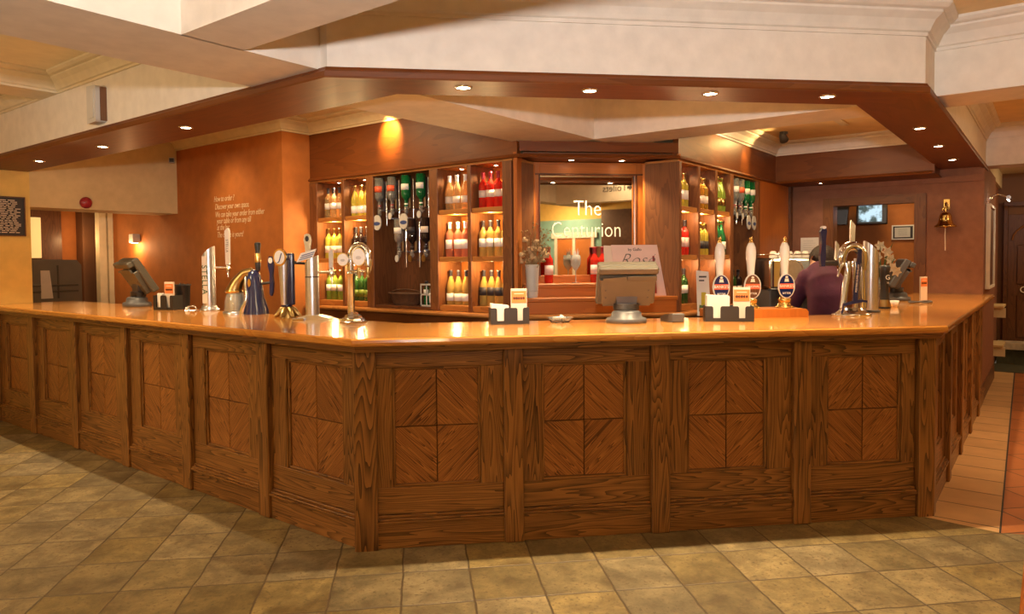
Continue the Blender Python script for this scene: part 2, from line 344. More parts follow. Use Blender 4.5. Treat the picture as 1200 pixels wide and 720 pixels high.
# bulkhead ring over the bar
out = [(XF, YW), (XF, SF / S - XF), (SF / S - YF, YF), (9.04, YF)]
si, xi, yi = 3.96, 2.74, .945
inn = [(9.04, yi), (si / S - yi, yi), (xi, si / S - xi), (xi, YW)]
def ringbox(z0, z1, mat, name, o_=out, i_=inn):
    mb = MB()
    # split in three mitred runs so that the grain follows each run
    mb.prism([o_[0], o_[1], i_[2], i_[3]], z0, z1, 1); mb.prism([o_[1], o_[2], i_[1], i_[2]], z0, z1, (1, -1, 0)); mb.prism([o_[2], o_[3], i_[0], i_[1]], z0, z1, 0)
    return st(mb, name, mat)
ringbox(ZT, 2.93, 'white', 'wall_bulkhead')
ringbox(ZS, ZT - .0005, 'ply', 'trim_soffit')
st(MB().sweep(out, [(-.01, ZS - .012), (.022, ZS - .012), (.026, ZS - .004), (.026, ZT - .02), (.018, ZT - .012), (.010, ZT + .004), (-.01, ZT + .004)]), 'trim_bulkhead_moulding', 'ply')
# beams
st(MB().box(-3, 4.93, 2.90, 3.47, ZT, 2.99), 'wall_beam_long', 'white')
st(MB().box(1.555, 1.845, -3, 2.91, ZT, 2.99), 'wall_beam_cross', 'white')
st(MB().box(4.91, 5.32, -3, 2.92, ZT, 2.99), 'wall_beam_right', 'white')
st(MB().box(-3, XF, 6.04, 6.36, 2.79, 3.0), 'wall_beam_shallow', 'cream')
st(MB().box(9.04, 9.4, -3, 1.0, ZT, 2.99), 'wall_beam_end', 'white')
# cornices
def corn(zb, zt, w=.13):
    h = zt - zb
    return [(-.005, zb), (.010, zb), (.010, zb + h * .12), (.022, zb + h * .16), (.030, zb + h * .28), (.050, zb + h * .50), (w * .66, zb + h * .68), (w * .66, zb + h * .76), (w * .84, zb + h * .80), (w, zb + h * .90), (w, zt), (-.005, zt)]
# path direction: the room side lies to the right of the path
st(MB().sweep([(1.845, -3), (1.845, 2.90), (XF, 2.90), (XF, SF / S - XF), (SF / S - YF, YF), (4.91, YF), (4.91, -3)], corn(2.712, 2.87)), 'trim_cornice_front', 'white')
st(MB().sweep([(5.32, -3), (5.32, YF), (9.04, YF), (9.04, -3)], corn(2.712, 2.87)), 'trim_cornice_right', 'white')
st(MB().sweep([(-3, 3.47), (-3.0, 3.471), (-3, 6.04), (XF, 6.04), (XF, 3.47)], corn(2.79, 2.93, .12)), 'trim_cornice_left', 'cream')
st(MB().sweep([(-3, 6.36), (-3, YW), (XF, YW), (XF, 6.36)], corn(2.79, 2.93, .12)), 'trim_cornice_far_left', 'cream')
st(MB().sweep([(-3, -3), (-3, 2.90), (1.555, 2.90), (1.555, -3)], corn(2.79, 2.87, .07)), 'trim_cornice_near_left', 'white')
st(MB().sweep([(XT, YW), (XT, 6.07), (4.58, 6.07), (4.58, 3.47), ][::1], [(d, z) for d, z in corn(2.79, 2.93, .12)]), 'trim_cornice_bar_left', 'cream')
st(MB().sweep([(5.33, 2.46), (8.1, 2.46), (8.1, .945)], corn(2.625, 2.765, .14)), 'trim_cornice_bar_right', 'white')
# walls
st(MB().box(-3.2, 2.75, YW, YW + .18, 0, 3.0), 'wall_left', 'yellow')
st(MB().box(2.75, XT, YW, YW + .45, 2.065, 3.0), 'wall_left_header', 'tan')
st(MB().box(XT, 4.9, 6.07, 9.75, 0, 3.0), 'wall_lettered', 'orange')
st(MB().box(2.0, 5.5, 10.3, 10.5, 0, 3.0), 'wall_corridor_back', 'orange')
st(MB().box(2.0, 3.81, 10.2, 10.3, 0, 2.6, 2), 'wall_corridor_panel', 'dark')
st(MB().box(1.9, 2.0, 8.28, 10.5, 0, 3.0), 'wall_corridor_side', 'yellow')
st(MB().box(2.0, 5.5, 8.3, 10.5, 2.42, 2.5), 'ceiling_corridor', 'cream')
st(MB().box(4.9, 5.1, 6.07, 10.4, 0, 3.0), 'wall_corridor_end', 'orange')
# corridor door lining (pale) and brown pier
st(MB().box(4.08, 4.16, 9.755, 9.87, 0, 2.3).box(4.19, 4.25, 9.755, 9.87, 0, 2.3).box(4.16, 4.19, 9.80, 9.87, 0, 2.3), 'trim_corridor_door', 'cream')
st(MB().box(4.02, 4.24, 10.1, 10.3, 0, 2.45), 'wall_corridor_pier', 'brown')
# bell wall with doorway
def wallx(x0, x1, y0, y1, z0, z1, name, mat): return st(MB().box(x0, x1, y0, y1, z0, z1), name, mat)
wallx(XW, XW + .15, .56, 1.15, 0, 2.45, 'wall_bell_right', 'pink'); wallx(XW, XW + .15, 2.02, 3.3, 0, 2.45, 'wall_bell_left', 'pink'); wallx(XW, XW + .15, 1.15, 2.02, 2.09, 2.45, 'wall_bell_top', 'pink')
wallx(XW + .15, 10.5, .56, .75, 0, 2.45, 'wall_return', 'pink')
wallx(9.95, 10.1, .75, 3.3, 0, 2.7, 'wall_back_room', 'orange'); wallx(XW + .15, 10.1, 3.2, 3.35, 0, 2.7, 'wall_back_room_side', 'orange')
st(MB().box(XW + .15, 10.1, .75, 3.3, 2.45, 2.55), 'ceiling_back_room', 'brown')
st(MB().box(XW - .03, XW + .16, 1.99, 2.10, 0, 2.17, 2).box(XW - .03, XW + .16, 1.07, 1.18, 0, 2.17, 2).box(XW - .03, XW + .16, 1.18, 1.99, 2.08, 2.17, 1), 'door_frame_back_room', 'post')
st(MB().box(XW - .028, XW, .56, 3.0, 2.27, 2.335, 1), 'trim_bell_wall_rail', 'pink')
st(MB().box(8.72, 10.52, .545, .56, 0, .16, 0), 'baseboard_return', 'dark')
st(MB().box(9.05, 13, .62, 3.3, 2.45, 3.0).box(9.4, 13, -3, .62, 2.66, 3.0), 'ceiling_passage', 'cream')
# far end on the right: timber wall with arched door
st(MB().box(12.3, 12.5, -3, .75, 0, 2.7), 'wall_far_right', 'brown')
st(MB().box(10.5, 12.3, .62, .75, 0, 2.66), 'wall_passage', 'pink')
st(MB().box(9.4, 12.3, .58, .62, 2.45, 2.66), 'wall_passage_top', 'cream')
# back of the room behind the camera (seen in the bar mirror)
st(MB().box(-3.2, 12.5, -3.2, -3, 0, 3.0), 'wall_back', 'yellow')
st(MB().box(-3.2, -3, -3, 8.1, 0, 3.0), 'wall_near_left', 'yellow')
st(MB().box(.2, 1.9, -3, -2.96, 0, 2.25), 'wall_teal', 'teal')
st(MB().box(1.9, 2.75, -3, -2.92, 0, 2.4), 'wall_panelled', 'dark')
st(MB().box(-1.0, .2, -3, -2.9, 0, 2.6), 'wall_brown', 'brown')
mb = MB()
for x in (.86, 1.27, 1.68): mb.box(x, x + .06, -2.96, -2.92, 0, 1.9)
mb.box(.80, 1.80, -2.96, -2.91, 1.9, 2.0); st(mb, 'door_1', 'white')
st(MB().box(.92, 1.27, -2.96, -2.935, 0, 1.9).box(1.33, 1.68, -2.96, -2.935, 0, 1.9), 'door_2', 'orange')
bk = MB().box(1.85, 4.9, -1.75, -1.5, 2.42, 2.99); st(bk, 'wall_sign_bulkhead', 'white')
t = thing('toilets_sign', 'black lettered Toilets sign with arrow seen only in the bar mirror', 'sign', Matrix.Translation((3.05, -1.497, 2.62)) @ Matrix.Rotation(rad(180), 4, 'Z'))
text('lettering', 'Toilets', .16, 'ink', t, Matrix.Translation((.08, 0, 0)) @ FACE, .002)
MB().vprism([(-.24, 0), (-.18, .05), (-.18, .022), (-.14, .022), (-.14, -.022), (-.18, -.022), (-.18, -.05)], -.003, .001).build('arrow', 'ink', t)

# ------------------------------------------------------------------ ceiling downlights
def downlight(x, y, z, label, rot=0, spot=True, e=22, size=84, group=None, tilt=None, r=.035):
    t = thing('downlight', label, 'light', F(x, y, z), group)
    MB().lathe([(r * 1.35, 0), (r * 1.35, -.004), (r * 1.05, -.008), (r, -.003), (r, 0)], 20).build('trim_ring', 'chrome', t)
    MB().lathe([(r * .98, -.001), (r * .95, -.004), (r * .3, -.0075), (.0001, -.008)], 16).build('bulb', 'glow', t)
    if spot:
        ld = bpy.data.lights.new('downlight_beam', 'SPOT'); ld.energy = e; ld.color = (1, .74, .42); ld.spot_size = rad(size); ld.spot_blend = .6; ld.shadow_soft_size = .02
        lo = bpy.data.objects.new('downlight_beam', ld); COL.objects.link(lo)
        lo.location = (x, y, z - .012)
        if tilt: lo.rotation_euler = Vector(tilt).to_track_quat('-Z', 'Y').to_euler()
    return t
ords = ['nearest', 'second nearest', 'third nearest', 'fourth nearest']
for k, (x, y) in enumerate([(2.51, 4.65), (2.51, 5.90), (2.51, 7.15)]):
    downlight(x, y, ZS, ['round downlight in left soffit, closest to the front corner', 'round downlight in left soffit, the middle one of three', 'round downlight in left soffit, closest to the yellow wall'][k], e=100, group=None)
for k, d in enumerate([.265, .945, 1.625, 2.32]):
    x, y = dxy(3.765, d)
    downlight(x, y, ZS, 'round downlight in front soffit, ' + ['first from the left', 'second from the left', 'second from the right', 'first from the right'][k], e=165)
for k, x in enumerate([5.78, 6.81, 7.85]):
    downlight(x, .757, ZS, 'round downlight in right soffit, ' + ['nearest the front corner', 'the middle one of three', 'nearest the bell wall'][k], e=60)

# ------------------------------------------------------------------ the bar counter
bar = thing('bar_counter', 'long angled oak bar counter with diamond veneered panels and polished top', 'bar counter', F(2.39, 2.828, 0, 0))
def B(mb, name, mat, bev=0, p=None, **k): return mb.build(name, mat, p or bar, bev, True, **k)
# counter top
top_out = [(2.345, YW), (2.345, 3.63 / S - 2.345), (3.63 / S - .47, .47), (8.69, .47)]
top_in = [(8.69, 1.17), (4.47 / S - 1.17, 1.17), (3.12, 4.47 / S - 3.12), (3.12, YW)]
mb = MB()
mb.prism([top_out[0], top_out[1], top_in[2], top_in[3]], CT - .04, CT, 1); mb.prism([top_out[1], top_out[2], top_in[1], top_in[2]], CT - .04, CT, (1, -1, 0)); mb.prism([top_out[2], top_out[3], top_in[0], top_in[1]], CT - .04, CT, 0)
B(mb, 'countertop', 'top', .006, seg=2)
B(MB().sweep(top_out, [(-.02, CT - .041), (.004, CT - .041), (.010, CT - .034), (.012, CT - .022), (.010, CT - .008), (.004, CT - .001), (-.02, CT - .001)]), 'counter_nosing', 'top')
B(MB().sweep(top_out, [(-.07, CT - .075), (-.030, CT - .075), (-.028, CT - .068), (-.018, CT - .055), (-.010, CT - .042), (-.07, CT - .042)]), 'counter_moulding', 'oak')
# module local frame: x to the right as the customer sees it, -y towards the customer
def module(Mx, w, a, b_, name='panel'):
    """framed panel of width w between posts; inset opening from a to b_"""
    mb = MB(); mb.M = Mx
    z0, z1 = .315, .945
    mb.box(0, w, 0, .036, z1, 1.05, 0); mb.box(0, w, 0, .036, .175, z0, 0); mb.box(0, a, 0, .036, z0, z1, 2); mb.box(b_, w, 0, .036, z0, z1, 2)
    fr = B(mb, name, 'oak', .003)
    mb = MB(); mb.M = Mx
    # bead round the opening
    q = .014
    for (x0, x1, zz0, zz1, g) in ((a, b_, z1 - q, z1, 0), (a, b_, z0, z0 + q, 0), (a, a + q, z0, z1, 2), (b_ - q, b_, z0, z1, 2)): mb.box(x0, x1, .010, .034, zz0, zz1, g)
    B(mb, 'bead', 'oak', .003, fr)
    mb = MB(); mb.M = Mx
    xm, zm = (a + b_) / 2, (z0 + z1) / 2; gp = .0026
    for (x0, x1, zz0, zz1, g) in ((a + q, xm - gp, zm + gp, z1 - q, (1, 0, 1)), (xm + gp, b_ - q, zm + gp, z1 - q, (-1, 0, 1)), (a + q, xm - gp, z0 + q, zm - gp, (-1, 0, 1)), (xm + gp, b_ - q, z0 + q, zm - gp, (1, 0, 1))):
        mb.box(x0, x1, .022, .036, zz0, zz1, g)
    B(mb, 'veneer_inset', 'oak_tile', .0015, fr)
    mb = MB(); mb.M = Mx
    mb.box(0, w, -.016, .03, .0, .136, 0)
    mb.vprism([(0, 0)] * 0 + [(0, .136), (w, .136), (w, .147), (0, .147)], -.030, .03, 0)
    mb.box(0, w, -.023, .03, .1475, .158, 0); mb.box(0, w, -.009, .03, .158, .174, 0)
    B(mb, 'skirting', 'oak', .003, fr)
    mb = MB(); mb.M = Mx; mb.box(0, w, .0365, .05, 0, 1.05); B(mb, 'backing', 'dark', 0, fr)
def post(Mx, hw=.052, dep=.035):
    mb = MB(); mb.M = Mx; mb.box(-hw, hw, -dep, .04, 0, 1.05, 2); return B(mb, 'post', 'oak', .006)
sF = 3.722
def Fd(d): x, y = dxy(sF, d); return F(x, y, 0, -45)
pd_ = [-.216, .508, 1.316, 2.14, 2.90]
for k in range(4):
    a = pd_[k] + (0 if k == 0 else .052); b_ = pd_[k + 1] - .052
    c = [(-.126, .337), (.665, 1.135), (1.478, 1.945), (2.305, 2.765)][k]
    module(Fd(a), b_ - a, c[0] - a, c[1] - a)
for d in pd_[1:4]: post(Fd(d))
xl = 2.435
def Fl(y): return F(xl, y, 0, -90)
py_ = [2.845] + [2.80 + .872 * k for k in range(1, 7)] + [YW]
for k in range(7):
    y1, y0 = py_[k + 1] - (.052 if k < 6 else 0), py_[k] + (.052 if k else 0)
    w = y1 - y0; i0, i1 = (w - .49) / 2, (w + .49) / 2
    if w > .6: module(Fl(y1), w, i0, i1)
    else:
        mb = MB(); mb.M = Fl(y1); mb.box(0, w, 0, .03, 0, 1.05, 2); B(mb, 'end_panel', 'oak', .003)
for y in py_[1:7]: post(Fl(y))
yr = .555
def Fr(x): return F(x, yr, 0, 0)
px_ = [4.72 + .80 * k for k in range(5)] + [8.69]
for k in range(5):
    x0, x1 = px_[k] + .052, px_[k + 1] - (.052 if k < 4 else 0); w = x1 - x0
    module(Fr(x0), w, (w - .46) / 2, (w + .46) / 2)
for x in px_[1:5]: post(Fr(x))
# corner posts
c0 = (2.382, 3.69 / S - 2.382)
mb = MB().prism([(2.388, 2.852), (2.388, 3.69 / S - 2.388), dxy(3.69, -.205), dxy(3.76, -.205), (2.46, 2.852)], 0, 1.05, 2); B(mb, 'corner_post', 'oak', .005)
c1 = (3.69 / S - .522, .522)
mb = MB().prism([dxy(3.69, 2.855), c1, (4.785, .522), (4.785, .60), dxy(3.76, 2.855)], 0, 1.05, 2); B(mb, 'corner_post', 'oak', .005)
# carcass inside (staff side)
B(MB().prism([(2.50, 8.09), (2.50, 2.89), dxy(3.79, -.16), dxy(3.79, 2.83), (4.80, .62), (8.69, .62), (8.69, .9), (5.02, .9), (2.85, 3.07), (2.85, 8.09)], .02, 1.065), 'carcass', 'dark')

# ------------------------------------------------------------------ frieze, back-bar shelving
XB, YB, SB = 4.58, 2.46, 5.64
friz = [(XB, 6.07), (XB, SB / S - XB), (SB / S - YB, YB), (8.1, YB), (8.1, .945)]
back = [(5.0, 6.07), (5.0, 8.25 / 1 - 5.0 + .6), (6.0, 3.0), (8.65, 3.0), (8.65, .945)]
ZB = 2.335
mb = MB()
mb.box(XB, XB + .05, 3.42, 6.07, ZB, 2.82, 1)
mb.prism([(XB, SB / S - XB), (SB / S - YB, YB), (SB / S - YB + .06, YB + .01), (XB + .06, SB / S - XB + .01)], ZB + .035, ZT, (1, -1, 0))
mb.box(SB / S - YB, 8.15, YB, YB + .05, ZB, 2.66, 0)
mb.box(8.1, 8.15, .93, YB, ZB, 2.66, 1)
st(mb, 'trim_frieze', 'ply')
st(MB().sweep(friz, [(-.01, ZB - .018), (.020, ZB - .018), (.026, ZB - .010), (.020, ZB), (.010, ZB + .012), (-.01, ZB + .014)]), 'trim_frieze_moulding', 'ply')
# undersides
st(MB().prism([(8.1, .93), (XW, .93), (XW, 3.0), (7.5, 3.0), (7.5, YB + .05), (8.1, YB + .05)], ZB - .012, ZB, 1), 'ceiling_bell_lobby', 'ply')
st(MB().box(8.15, XW, .95, 3.2, ZB + .001, 2.76), 'wall_lobby_box', 'dark')
st(MB().prism([(XB + .05, SB / S - XB), (SB / S - YB, YB + .05), (6.15, 2.95), (5.15, 3.95)], ZB - .0, ZB + .03, (1, -1, 0)), 'ceiling_mirror_alcove', 'ply')

bb = thing('back_bar', 'oak back bar of open bottle shelves wrapping round the mirror alcove', 'shelving', F(5.0, 3.0, 0))
def K(mb, name, mat, bev=0, p=None): return mb.build(name, mat, p or bb, bev, True)
# left wing: frame with x running along the wall (towards smaller Y), y into the wall
FL = F(XB, 6.07, 0, -90)     # local x = 6.07 - Y
def lx(Y): return 6.07 - Y
def wing(Fm, posts, cols, zt, dep, optic, nm):
    for i, (a, b_) in enumerate(posts):
        mb = MB(); mb.M = Fm; mb.box(a, b_, -.012, dep, 1.06, zt, 2); K(mb, 'post', 'post', .003)
    for i, (a, b_) in enumerate(cols):
        for z0, z1 in ((1.895, 1.938), (1.487, 1.53), (1.06, 1.108)):
            mb = MB(); mb.M = Fm; mb.box(a, b_, 0, dep, z0, z1, 0); K(mb, 'shelf', 'shelf', .002)
    x0, x1 = posts[0][0], posts[-1][1]
    mb = MB(); mb.M = Fm; mb.box(x0, x1, dep, dep + .02, 1.06, zt, 2); K(mb, 'back_panel', 'gate')
    mb = MB(); mb.M = Fm; mb.box(x0, x1, .0, dep, zt, zt + .018, 0); K(mb, 'head_board', 'shelf')
    for a, b_ in optic:
        mb = MB(); mb.M = Fm; mb.box(a, b_, dep - .03, dep - .01, 1.06, zt, 2); K(mb, 'optic_back_board', 'dark')
        mb = MB(); mb.M = Fm; mb.box(a, b_, 0, dep, 1.04, 1.085, 0); K(mb, 'shelf', 'dark', .002)
LP = [(0.0, .12), (.50, .54), (.86, .96), (1.69, 1.79), (2.13, 2.17), (2.505, 2.60)]
LC = [(.12, .50), (.54, .86), (1.79, 2.13), (2.17, 2.505)]
wing(FL, LP, LC, 2.30, .30, [(.96, 1.69)], 'left')
FRr = F(5.49, YB, 0, 0)      # local x = X - 5.49
RP = [(0.02, .065), (.415, .455), (.80, .86), (1.19, 1.27), (1.98, 2.05)]
RC = [(.065, .415), (.455, .80), (.86, 1.19)]
wing(FRr, RP, RC, 2.30, .30, [(1.27, 1.98)], 'right')
mb = MB(); mb.box(7.53, 8.69, YB + .0, YB + .03, 0, ZB - .012, 2); K(mb, 'end_panel', 'gate', .002)
mb = MB(); mb.box(8.58, 8.66, YB - .03, YB, 0, ZB - .012, 2); K(mb, 'end_post', 'dark', .002)
# ledge and lower cupboards
led = [(XB, 6.07), (XB, SB / S - XB), (SB / S - YB, YB), (7.53, YB)]
K(MB().sweep(led, [(-.30, 1.02), (.09, 1.02), (.105, 1.028), (.108, 1.042), (.10, 1.056), (-.30, 1.058)]), 'ledge', 'shelf', 0)
K(MB().sweep(led, [(-.28, .0), (.04, .0), (.04, .90), (-.28, .90)]), 'lower_cupboard', 'dark', 0)
K(MB().sweep(led, [(.02, .90), (.045, .90), (.045, 1.02), (.02, 1.02)]), 'ledge_apron', 'ply', 0)
# mirror alcove
a0, a1 = dxy(SB + .02, .82), dxy(6.03, .985); e0, e1 = dxy(SB + .0, 2.155), dxy(6.03, 2.03)
def jamb(p, q, sgn):
    p, q = Vector(p), Vector(q); d = (q - p).normalized(); n = Vector((-d.y, d.x)) * sgn * .03
    return MB().prism([tuple(p), tuple(q), tuple(q + n), tuple(p + n)], 1.06, ZB + .03, 2)
K(jamb(a0, a1, 1), 'alcove_side', 'gate'); K(jamb(e0, e1, -1), 'alcove_side', 'gate')
FA = F(*dxy(6.0, .985), 0, -45)      # x along the mirror wall, y into it
def ab(x0, x1, y0, y1, z0, z1, g=0): mb = MB(); mb.M = FA; return mb.box(x0, x1, y0, y1, z0, z1, g)
K(ab(-.02, 1.06, .03, .06, 1.06, 2.40, 2), 'alcove_back', 'gate')
mf = ab(-.015, .078, -.012, .03, 1.30, 2.33, 2); 
mf.box(.925, 1.06, -.012, .03, 1.30, 2.33, 2).box(.078, .925, -.012, .03, 2.222, 2.33, 0).box(.078, .925, -.012, .03, 1.30, 1.364, 0)
K(mf, 'mirror_frame', 'gate', .003)
mp_ = K(ab(.0, 1.05, -.02, -.012, 2.222, 2.235, 0).box(.068, .08, -.02, -.012, 1.36, 2.23, 2).box(.922, .934, -.02, -.012, 1.36, 2.23, 2), 'mirror_bead', 'dark', .002)
mir = thing('bar_mirror', 'large wall mirror lettered The Centurion in the alcove between the shelves', 'mirror', FA)
MB().box(.078, .925, .018, .024, 1.364, 2.222).build('glass', 'mirror', mir)
OFFS = -.002
text('lettering', 'The', .19, 'etch', mir, Matrix.Translation((.500, .015, 1.935)) @ FACE @ Matrix.Scale(.84, 4, (1, 0, 0)), .001)
text('lettering', 'Centurion', .19, 'etch', mir, Matrix.Translation((.490, .015, 1.750)) @ FACE @ Matrix.Scale(.79, 4, (1, 0, 0)), .001)
OFFS = 0
K(ab(-.10, 1.10, -.26, .03, 1.262, 1.30, 0), 'upper_step', 'gate', .006); K(ab(-.06, 1.08, -.245, .03, 1.19, 1.262, 0), 'upper_riser', 'gate')
K(ab(-.16, 1.17, -.37, .03, 1.155, 1.19, 0), 'lower_step', 'gate', .006); K(ab(-.15, 1.16, -.355, .03, 1.058, 1.155, 0), 'lower_riser', 'gate')
for k, d in enumerate((1.31, 1.745)):
    x, y = dxy(5.86, d)
    downlight(x, y, ZB, 'small downlight above the mirror, ' + ['left one', 'right one'][k], e=60, size=110, r=.028)
# ------------------------------------------------------------------ bottles
SHAPE = {
 'bordeaux': [(.034, 0), (.0375, .006), (.0375, .19), (.034, .207), (.020, .225), (.0145, .242), (.0135, .290), (.0155, .292), (.0155, .302)],
 'burgundy': [(.036, 0), (.0395, .006), (.0395, .155), (.035, .185), (.022, .222), (.0145, .25), (.0135, .290), (.0155, .292), (.0155, .302)],
 'champagne': [(.040, 0), (.044, .008), (.044, .165), (.038, .20), (.022, .245), (.0155, .27), (.0145, .305), (.018, .308), (.018, .325)],
 'spirit': [(.036, 0), (.040, .006), (.040, .185), (.036, .205), (.018, .225), (.0145, .235), (.0145, .27), (.0165, .272), (.0165, .29)],
 'small': [(.024, 0), (.027, .005), (.027, .12), (.020, .15), (.0115, .175), (.011, .205), (.013, .207), (.013, .215)],
}
protos = {}
def bottle(kind, gl, lab, cap, Mx, label, group=None, laby=(.055, .125), cat='bottle', name='wine_bottle', k=1.0):
    key = (kind, gl, lab, cap, laby, name)
    if key not in protos:
        t = thing(name, label, cat, Mx, group); pr = SHAPE[kind]; R0 = max(p[0] for p in pr); h = pr[-1][1]
        MB().lathe(pr, 18).build('glass', gl, t)
        if lab:
            A = (math.pi * 1.5 - 1.35, math.pi * 1.5 + 1.35); r = R0 + .0008
            MB().lathe([(r - .0006, laby[0]), (r, laby[0]), (r, laby[1]), (r - .0006, laby[1])], 14, A).build('paper_label', lab, t)
        if cap: MB().lathe([(.0148, h - .055), (.0155, h - .012), (.0172 if kind != 'champagne' else .02, h - .010), (.0172 if kind != 'champagne' else .02, h + .002), (.0001, h + .003)], 14).build('cap', cap, t)
        protos[key] = t; return t
    t = copy_tree(protos[key]); place(t, Mx); t['label'] = label
    if group: t['group'] = group
    elif 'group' in t: del t['group']
    return t
O4 = {3: ['left', 'middle', 'right'], 4: ['first', 'second', 'third', 'fourth'], 2: ['left', 'right'], 1: ['only']}
def row(Fm, a, b_, z, n, kind, gl, lab, cap, desc, where, y=.10, laby=(.055, .125), grp=None, margin=.05, k=None):
    for i in range(n):
        x = a + margin + (b_ - a - 2 * margin) * (i + .5) / n if k is None else k[i]
        o = O4[n][i] + (' from left' if n == 4 else '')
        bottle(kind, gl, lab, cap, Fm @ F(x, y + R.uniform(-.006, .006), z, R.uniform(-12, 12)), f'{desc}, {o} on {where}', grp, laby)
zz = [1.939, 1.531, 1.109]
row(FL, .17, .50, zz[0], 3, 'bordeaux', 'glass_pale', 'paper', 'ink', 'pale clear wine bottle with black capsule', 'top shelf of far left bay', grp='bottles on the far left shelves', laby=(.09, .15), k=[.16, .25, .34])
row(FL, .17, .50, zz[1], 3, 'bordeaux', 'glass_yellow', 'cpaper', 'gold', 'yellow white-wine bottle', 'middle shelf of far left bay', grp='bottles on the far left shelves', k=[.16, .25, .34])
row(FL, .17, .50, zz[2], 3, 'bordeaux', 'glass_lgreen', 'paper', 'gold', 'green wine bottle with white label', 'bottom shelf of far left bay', grp='bottles on the far left shelves', laby=(.09, .155), k=[.16, .25, .34])
row(FL, .57, .86, zz[0], 3, 'burgundy', 'glass_yellow', 'paper', 'gold', 'bright yellow wine bottle', 'top shelf, second bay from left', grp='bottles in the second bay', laby=(.03, .10), k=[.582, .665, .748])
row(FL, .57, .86, zz[1], 3, 'bordeaux', 'glass_dark', 'paper', 'ink', 'dark red-wine bottle with white label', 'middle shelf, second bay from left', grp='bottles in the second bay', k=[.582, .665, .748])
row(FL, .57, .86, zz[2], 3, 'bordeaux', 'glass_green', 'glass_lgreen', 'ink', 'dark green bottle with lime label', 'bottom shelf, second bay from left', grp='bottles in the second bay', laby=(.04, .11), k=[.582, .665, .748])
row(FL, 1.84, 2.13, zz[0], 3, 'burgundy', 'glass_pale', 'cpaper', 'paper', 'pale golden wine bottle', 'top shelf, third bay from left', grp='bottles in the third bay', laby=(.06, .12), k=[1.832, 1.922, 2.012])
row(FL, 1.84, 2.13, zz[1], 3, 'bordeaux', 'glass_rose', 'paper', 'paper', 'pink wine bottle with white label', 'middle shelf, third bay from left', grp='bottles in the third bay', laby=(.07, .15), k=[1.832, 1.922, 2.012])
row(FL, 1.84, 2.13, zz[2], 3, 'burgundy', 'glass_straw', 'paper', 'ink', 'straw coloured wine bottle with low white label', 'bottom shelf, third bay', grp='bottles in the third bay', laby=(.035, .10), k=[1.832, 1.922, 2.012])
row(FL, 2.20, 2.505, zz[0], 4, 'bordeaux', 'glass_red', 'cpaper', 'red', 'bright red wine bottle', 'top shelf beside the mirror alcove', grp='bottles in the fourth bay', laby=(.09, .15), k=[2.212, 2.294, 2.376, 2.458])
row(FL, 2.20, 2.505, zz[1], 4, 'bordeaux', 'glass_straw', 'paper', 'ink', 'golden wine bottle', 'middle shelf beside mirror alcove', grp='bottles in the fourth bay', laby=(.08, .15), k=[2.212, 2.294, 2.376, 2.458])
row(FL, 2.20, 2.505, zz[2], 4, 'burgundy', 'glass_straw', 'ink', 'ink', 'golden bottle with dark oval label', 'bottom shelf beside mirror alcove', grp='bottles in the fourth bay', laby=(.09, .16), k=[2.212, 2.294, 2.376, 2.458])
row(FRr, .08, .40, zz[0], 2, 'bordeaux', 'glass_yellow', 'paper', 'gold', 'yellow-green bottle', 'top shelf, first bay right of mirror', k=[.28, .365], y=.10, laby=(.07, .15))
row(FRr, .08, .40, zz[1], 2, 'bordeaux', 'glass_red', 'pinkc', 'ink', 'red-pink bottle', 'middle shelf, first bay right of mirror', k=[.28, .365], y=.10, laby=(.07, .15))
row(FRr, .08, .40, zz[2], 2, 'bordeaux', 'glass_green', 'paper', 'ink', 'green bottle with white label', 'bottom shelf, first bay right of mirror', k=[.28, .365], y=.10, laby=(.09, .16))
row(FRr, .455, .80, zz[0], 2, 'spirit', 'glass_amber', 'cpaper', 'gold', 'amber spirit bottle', 'top shelf, second bay right of mirror', k=[.665, .755], y=.08)
row(FRr, .455, .80, zz[1], 2, 'spirit', 'glass_yellow', 'ink', 'gold', 'yellow spirit bottle', 'middle shelf, second bay right of mirror', k=[.665, .755], y=.08)
row(FRr, .86, 1.19, zz[0], 2, 'champagne', 'glass_lgreen', 'gold', 'gold', 'sparkling wine bottle', 'top shelf, third bay right of mirror', k=[1.045, 1.145], y=.065)
row(FRr, .86, 1.19, zz[1], 2, 'champagne', 'glass_dgreen', 'paper', 'gold', 'dark champagne bottle', 'middle shelf, third bay right of mirror', k=[1.045, 1.145], y=.065)
# pink bottles and glasses in front of the mirror
for k, x in enumerate((.135, .60, .545)):
    bottle('bordeaux', 'glass_red', 'pinkc', 'red', FA @ F(x, -.10 + (.06 if k == 2 else 0), 1.301), 'red bottle before the mirror, ' + ['beside the dried flowers', 'in front right of a wine glass', 'behind another red bottle'][k], None, (.07, .15))
glass('glass_goblet', (.97, .95, .9), .7, .12)
def goblet(Mx, label):
    t = thing('wine_glass', label, 'glass', Mx)
    MB().lathe([(.034, 0), (.034, .003), (.005, .008), (.004, .10), (.018, .115), (.040, .15), (.045, .19), (.040, .235), (.038, .235), (.043, .19), (.038, .152), (.016, .118), (.0001, .114)], 18).build('bowl', 'glass_goblet', t)
    mb = MB()
    for i in range(7):
        a = i * .9; mb.vprism([(-.016, .13), (.016, .13), (.004 + .02 * math.cos(a), .275 + .02 * math.sin(a * 2))], -.02 + i * .006, -.016 + i * .006)
    mb.build('folded_napkin', 'paper', t)
goblet(FA @ F(.36, -.13, 1.301), 'wine glass with folded white napkin before the mirror, left one')
goblet(FA @ F(.80, -.08, 1.301), 'wine glass with folded white napkin before the mirror, right one')
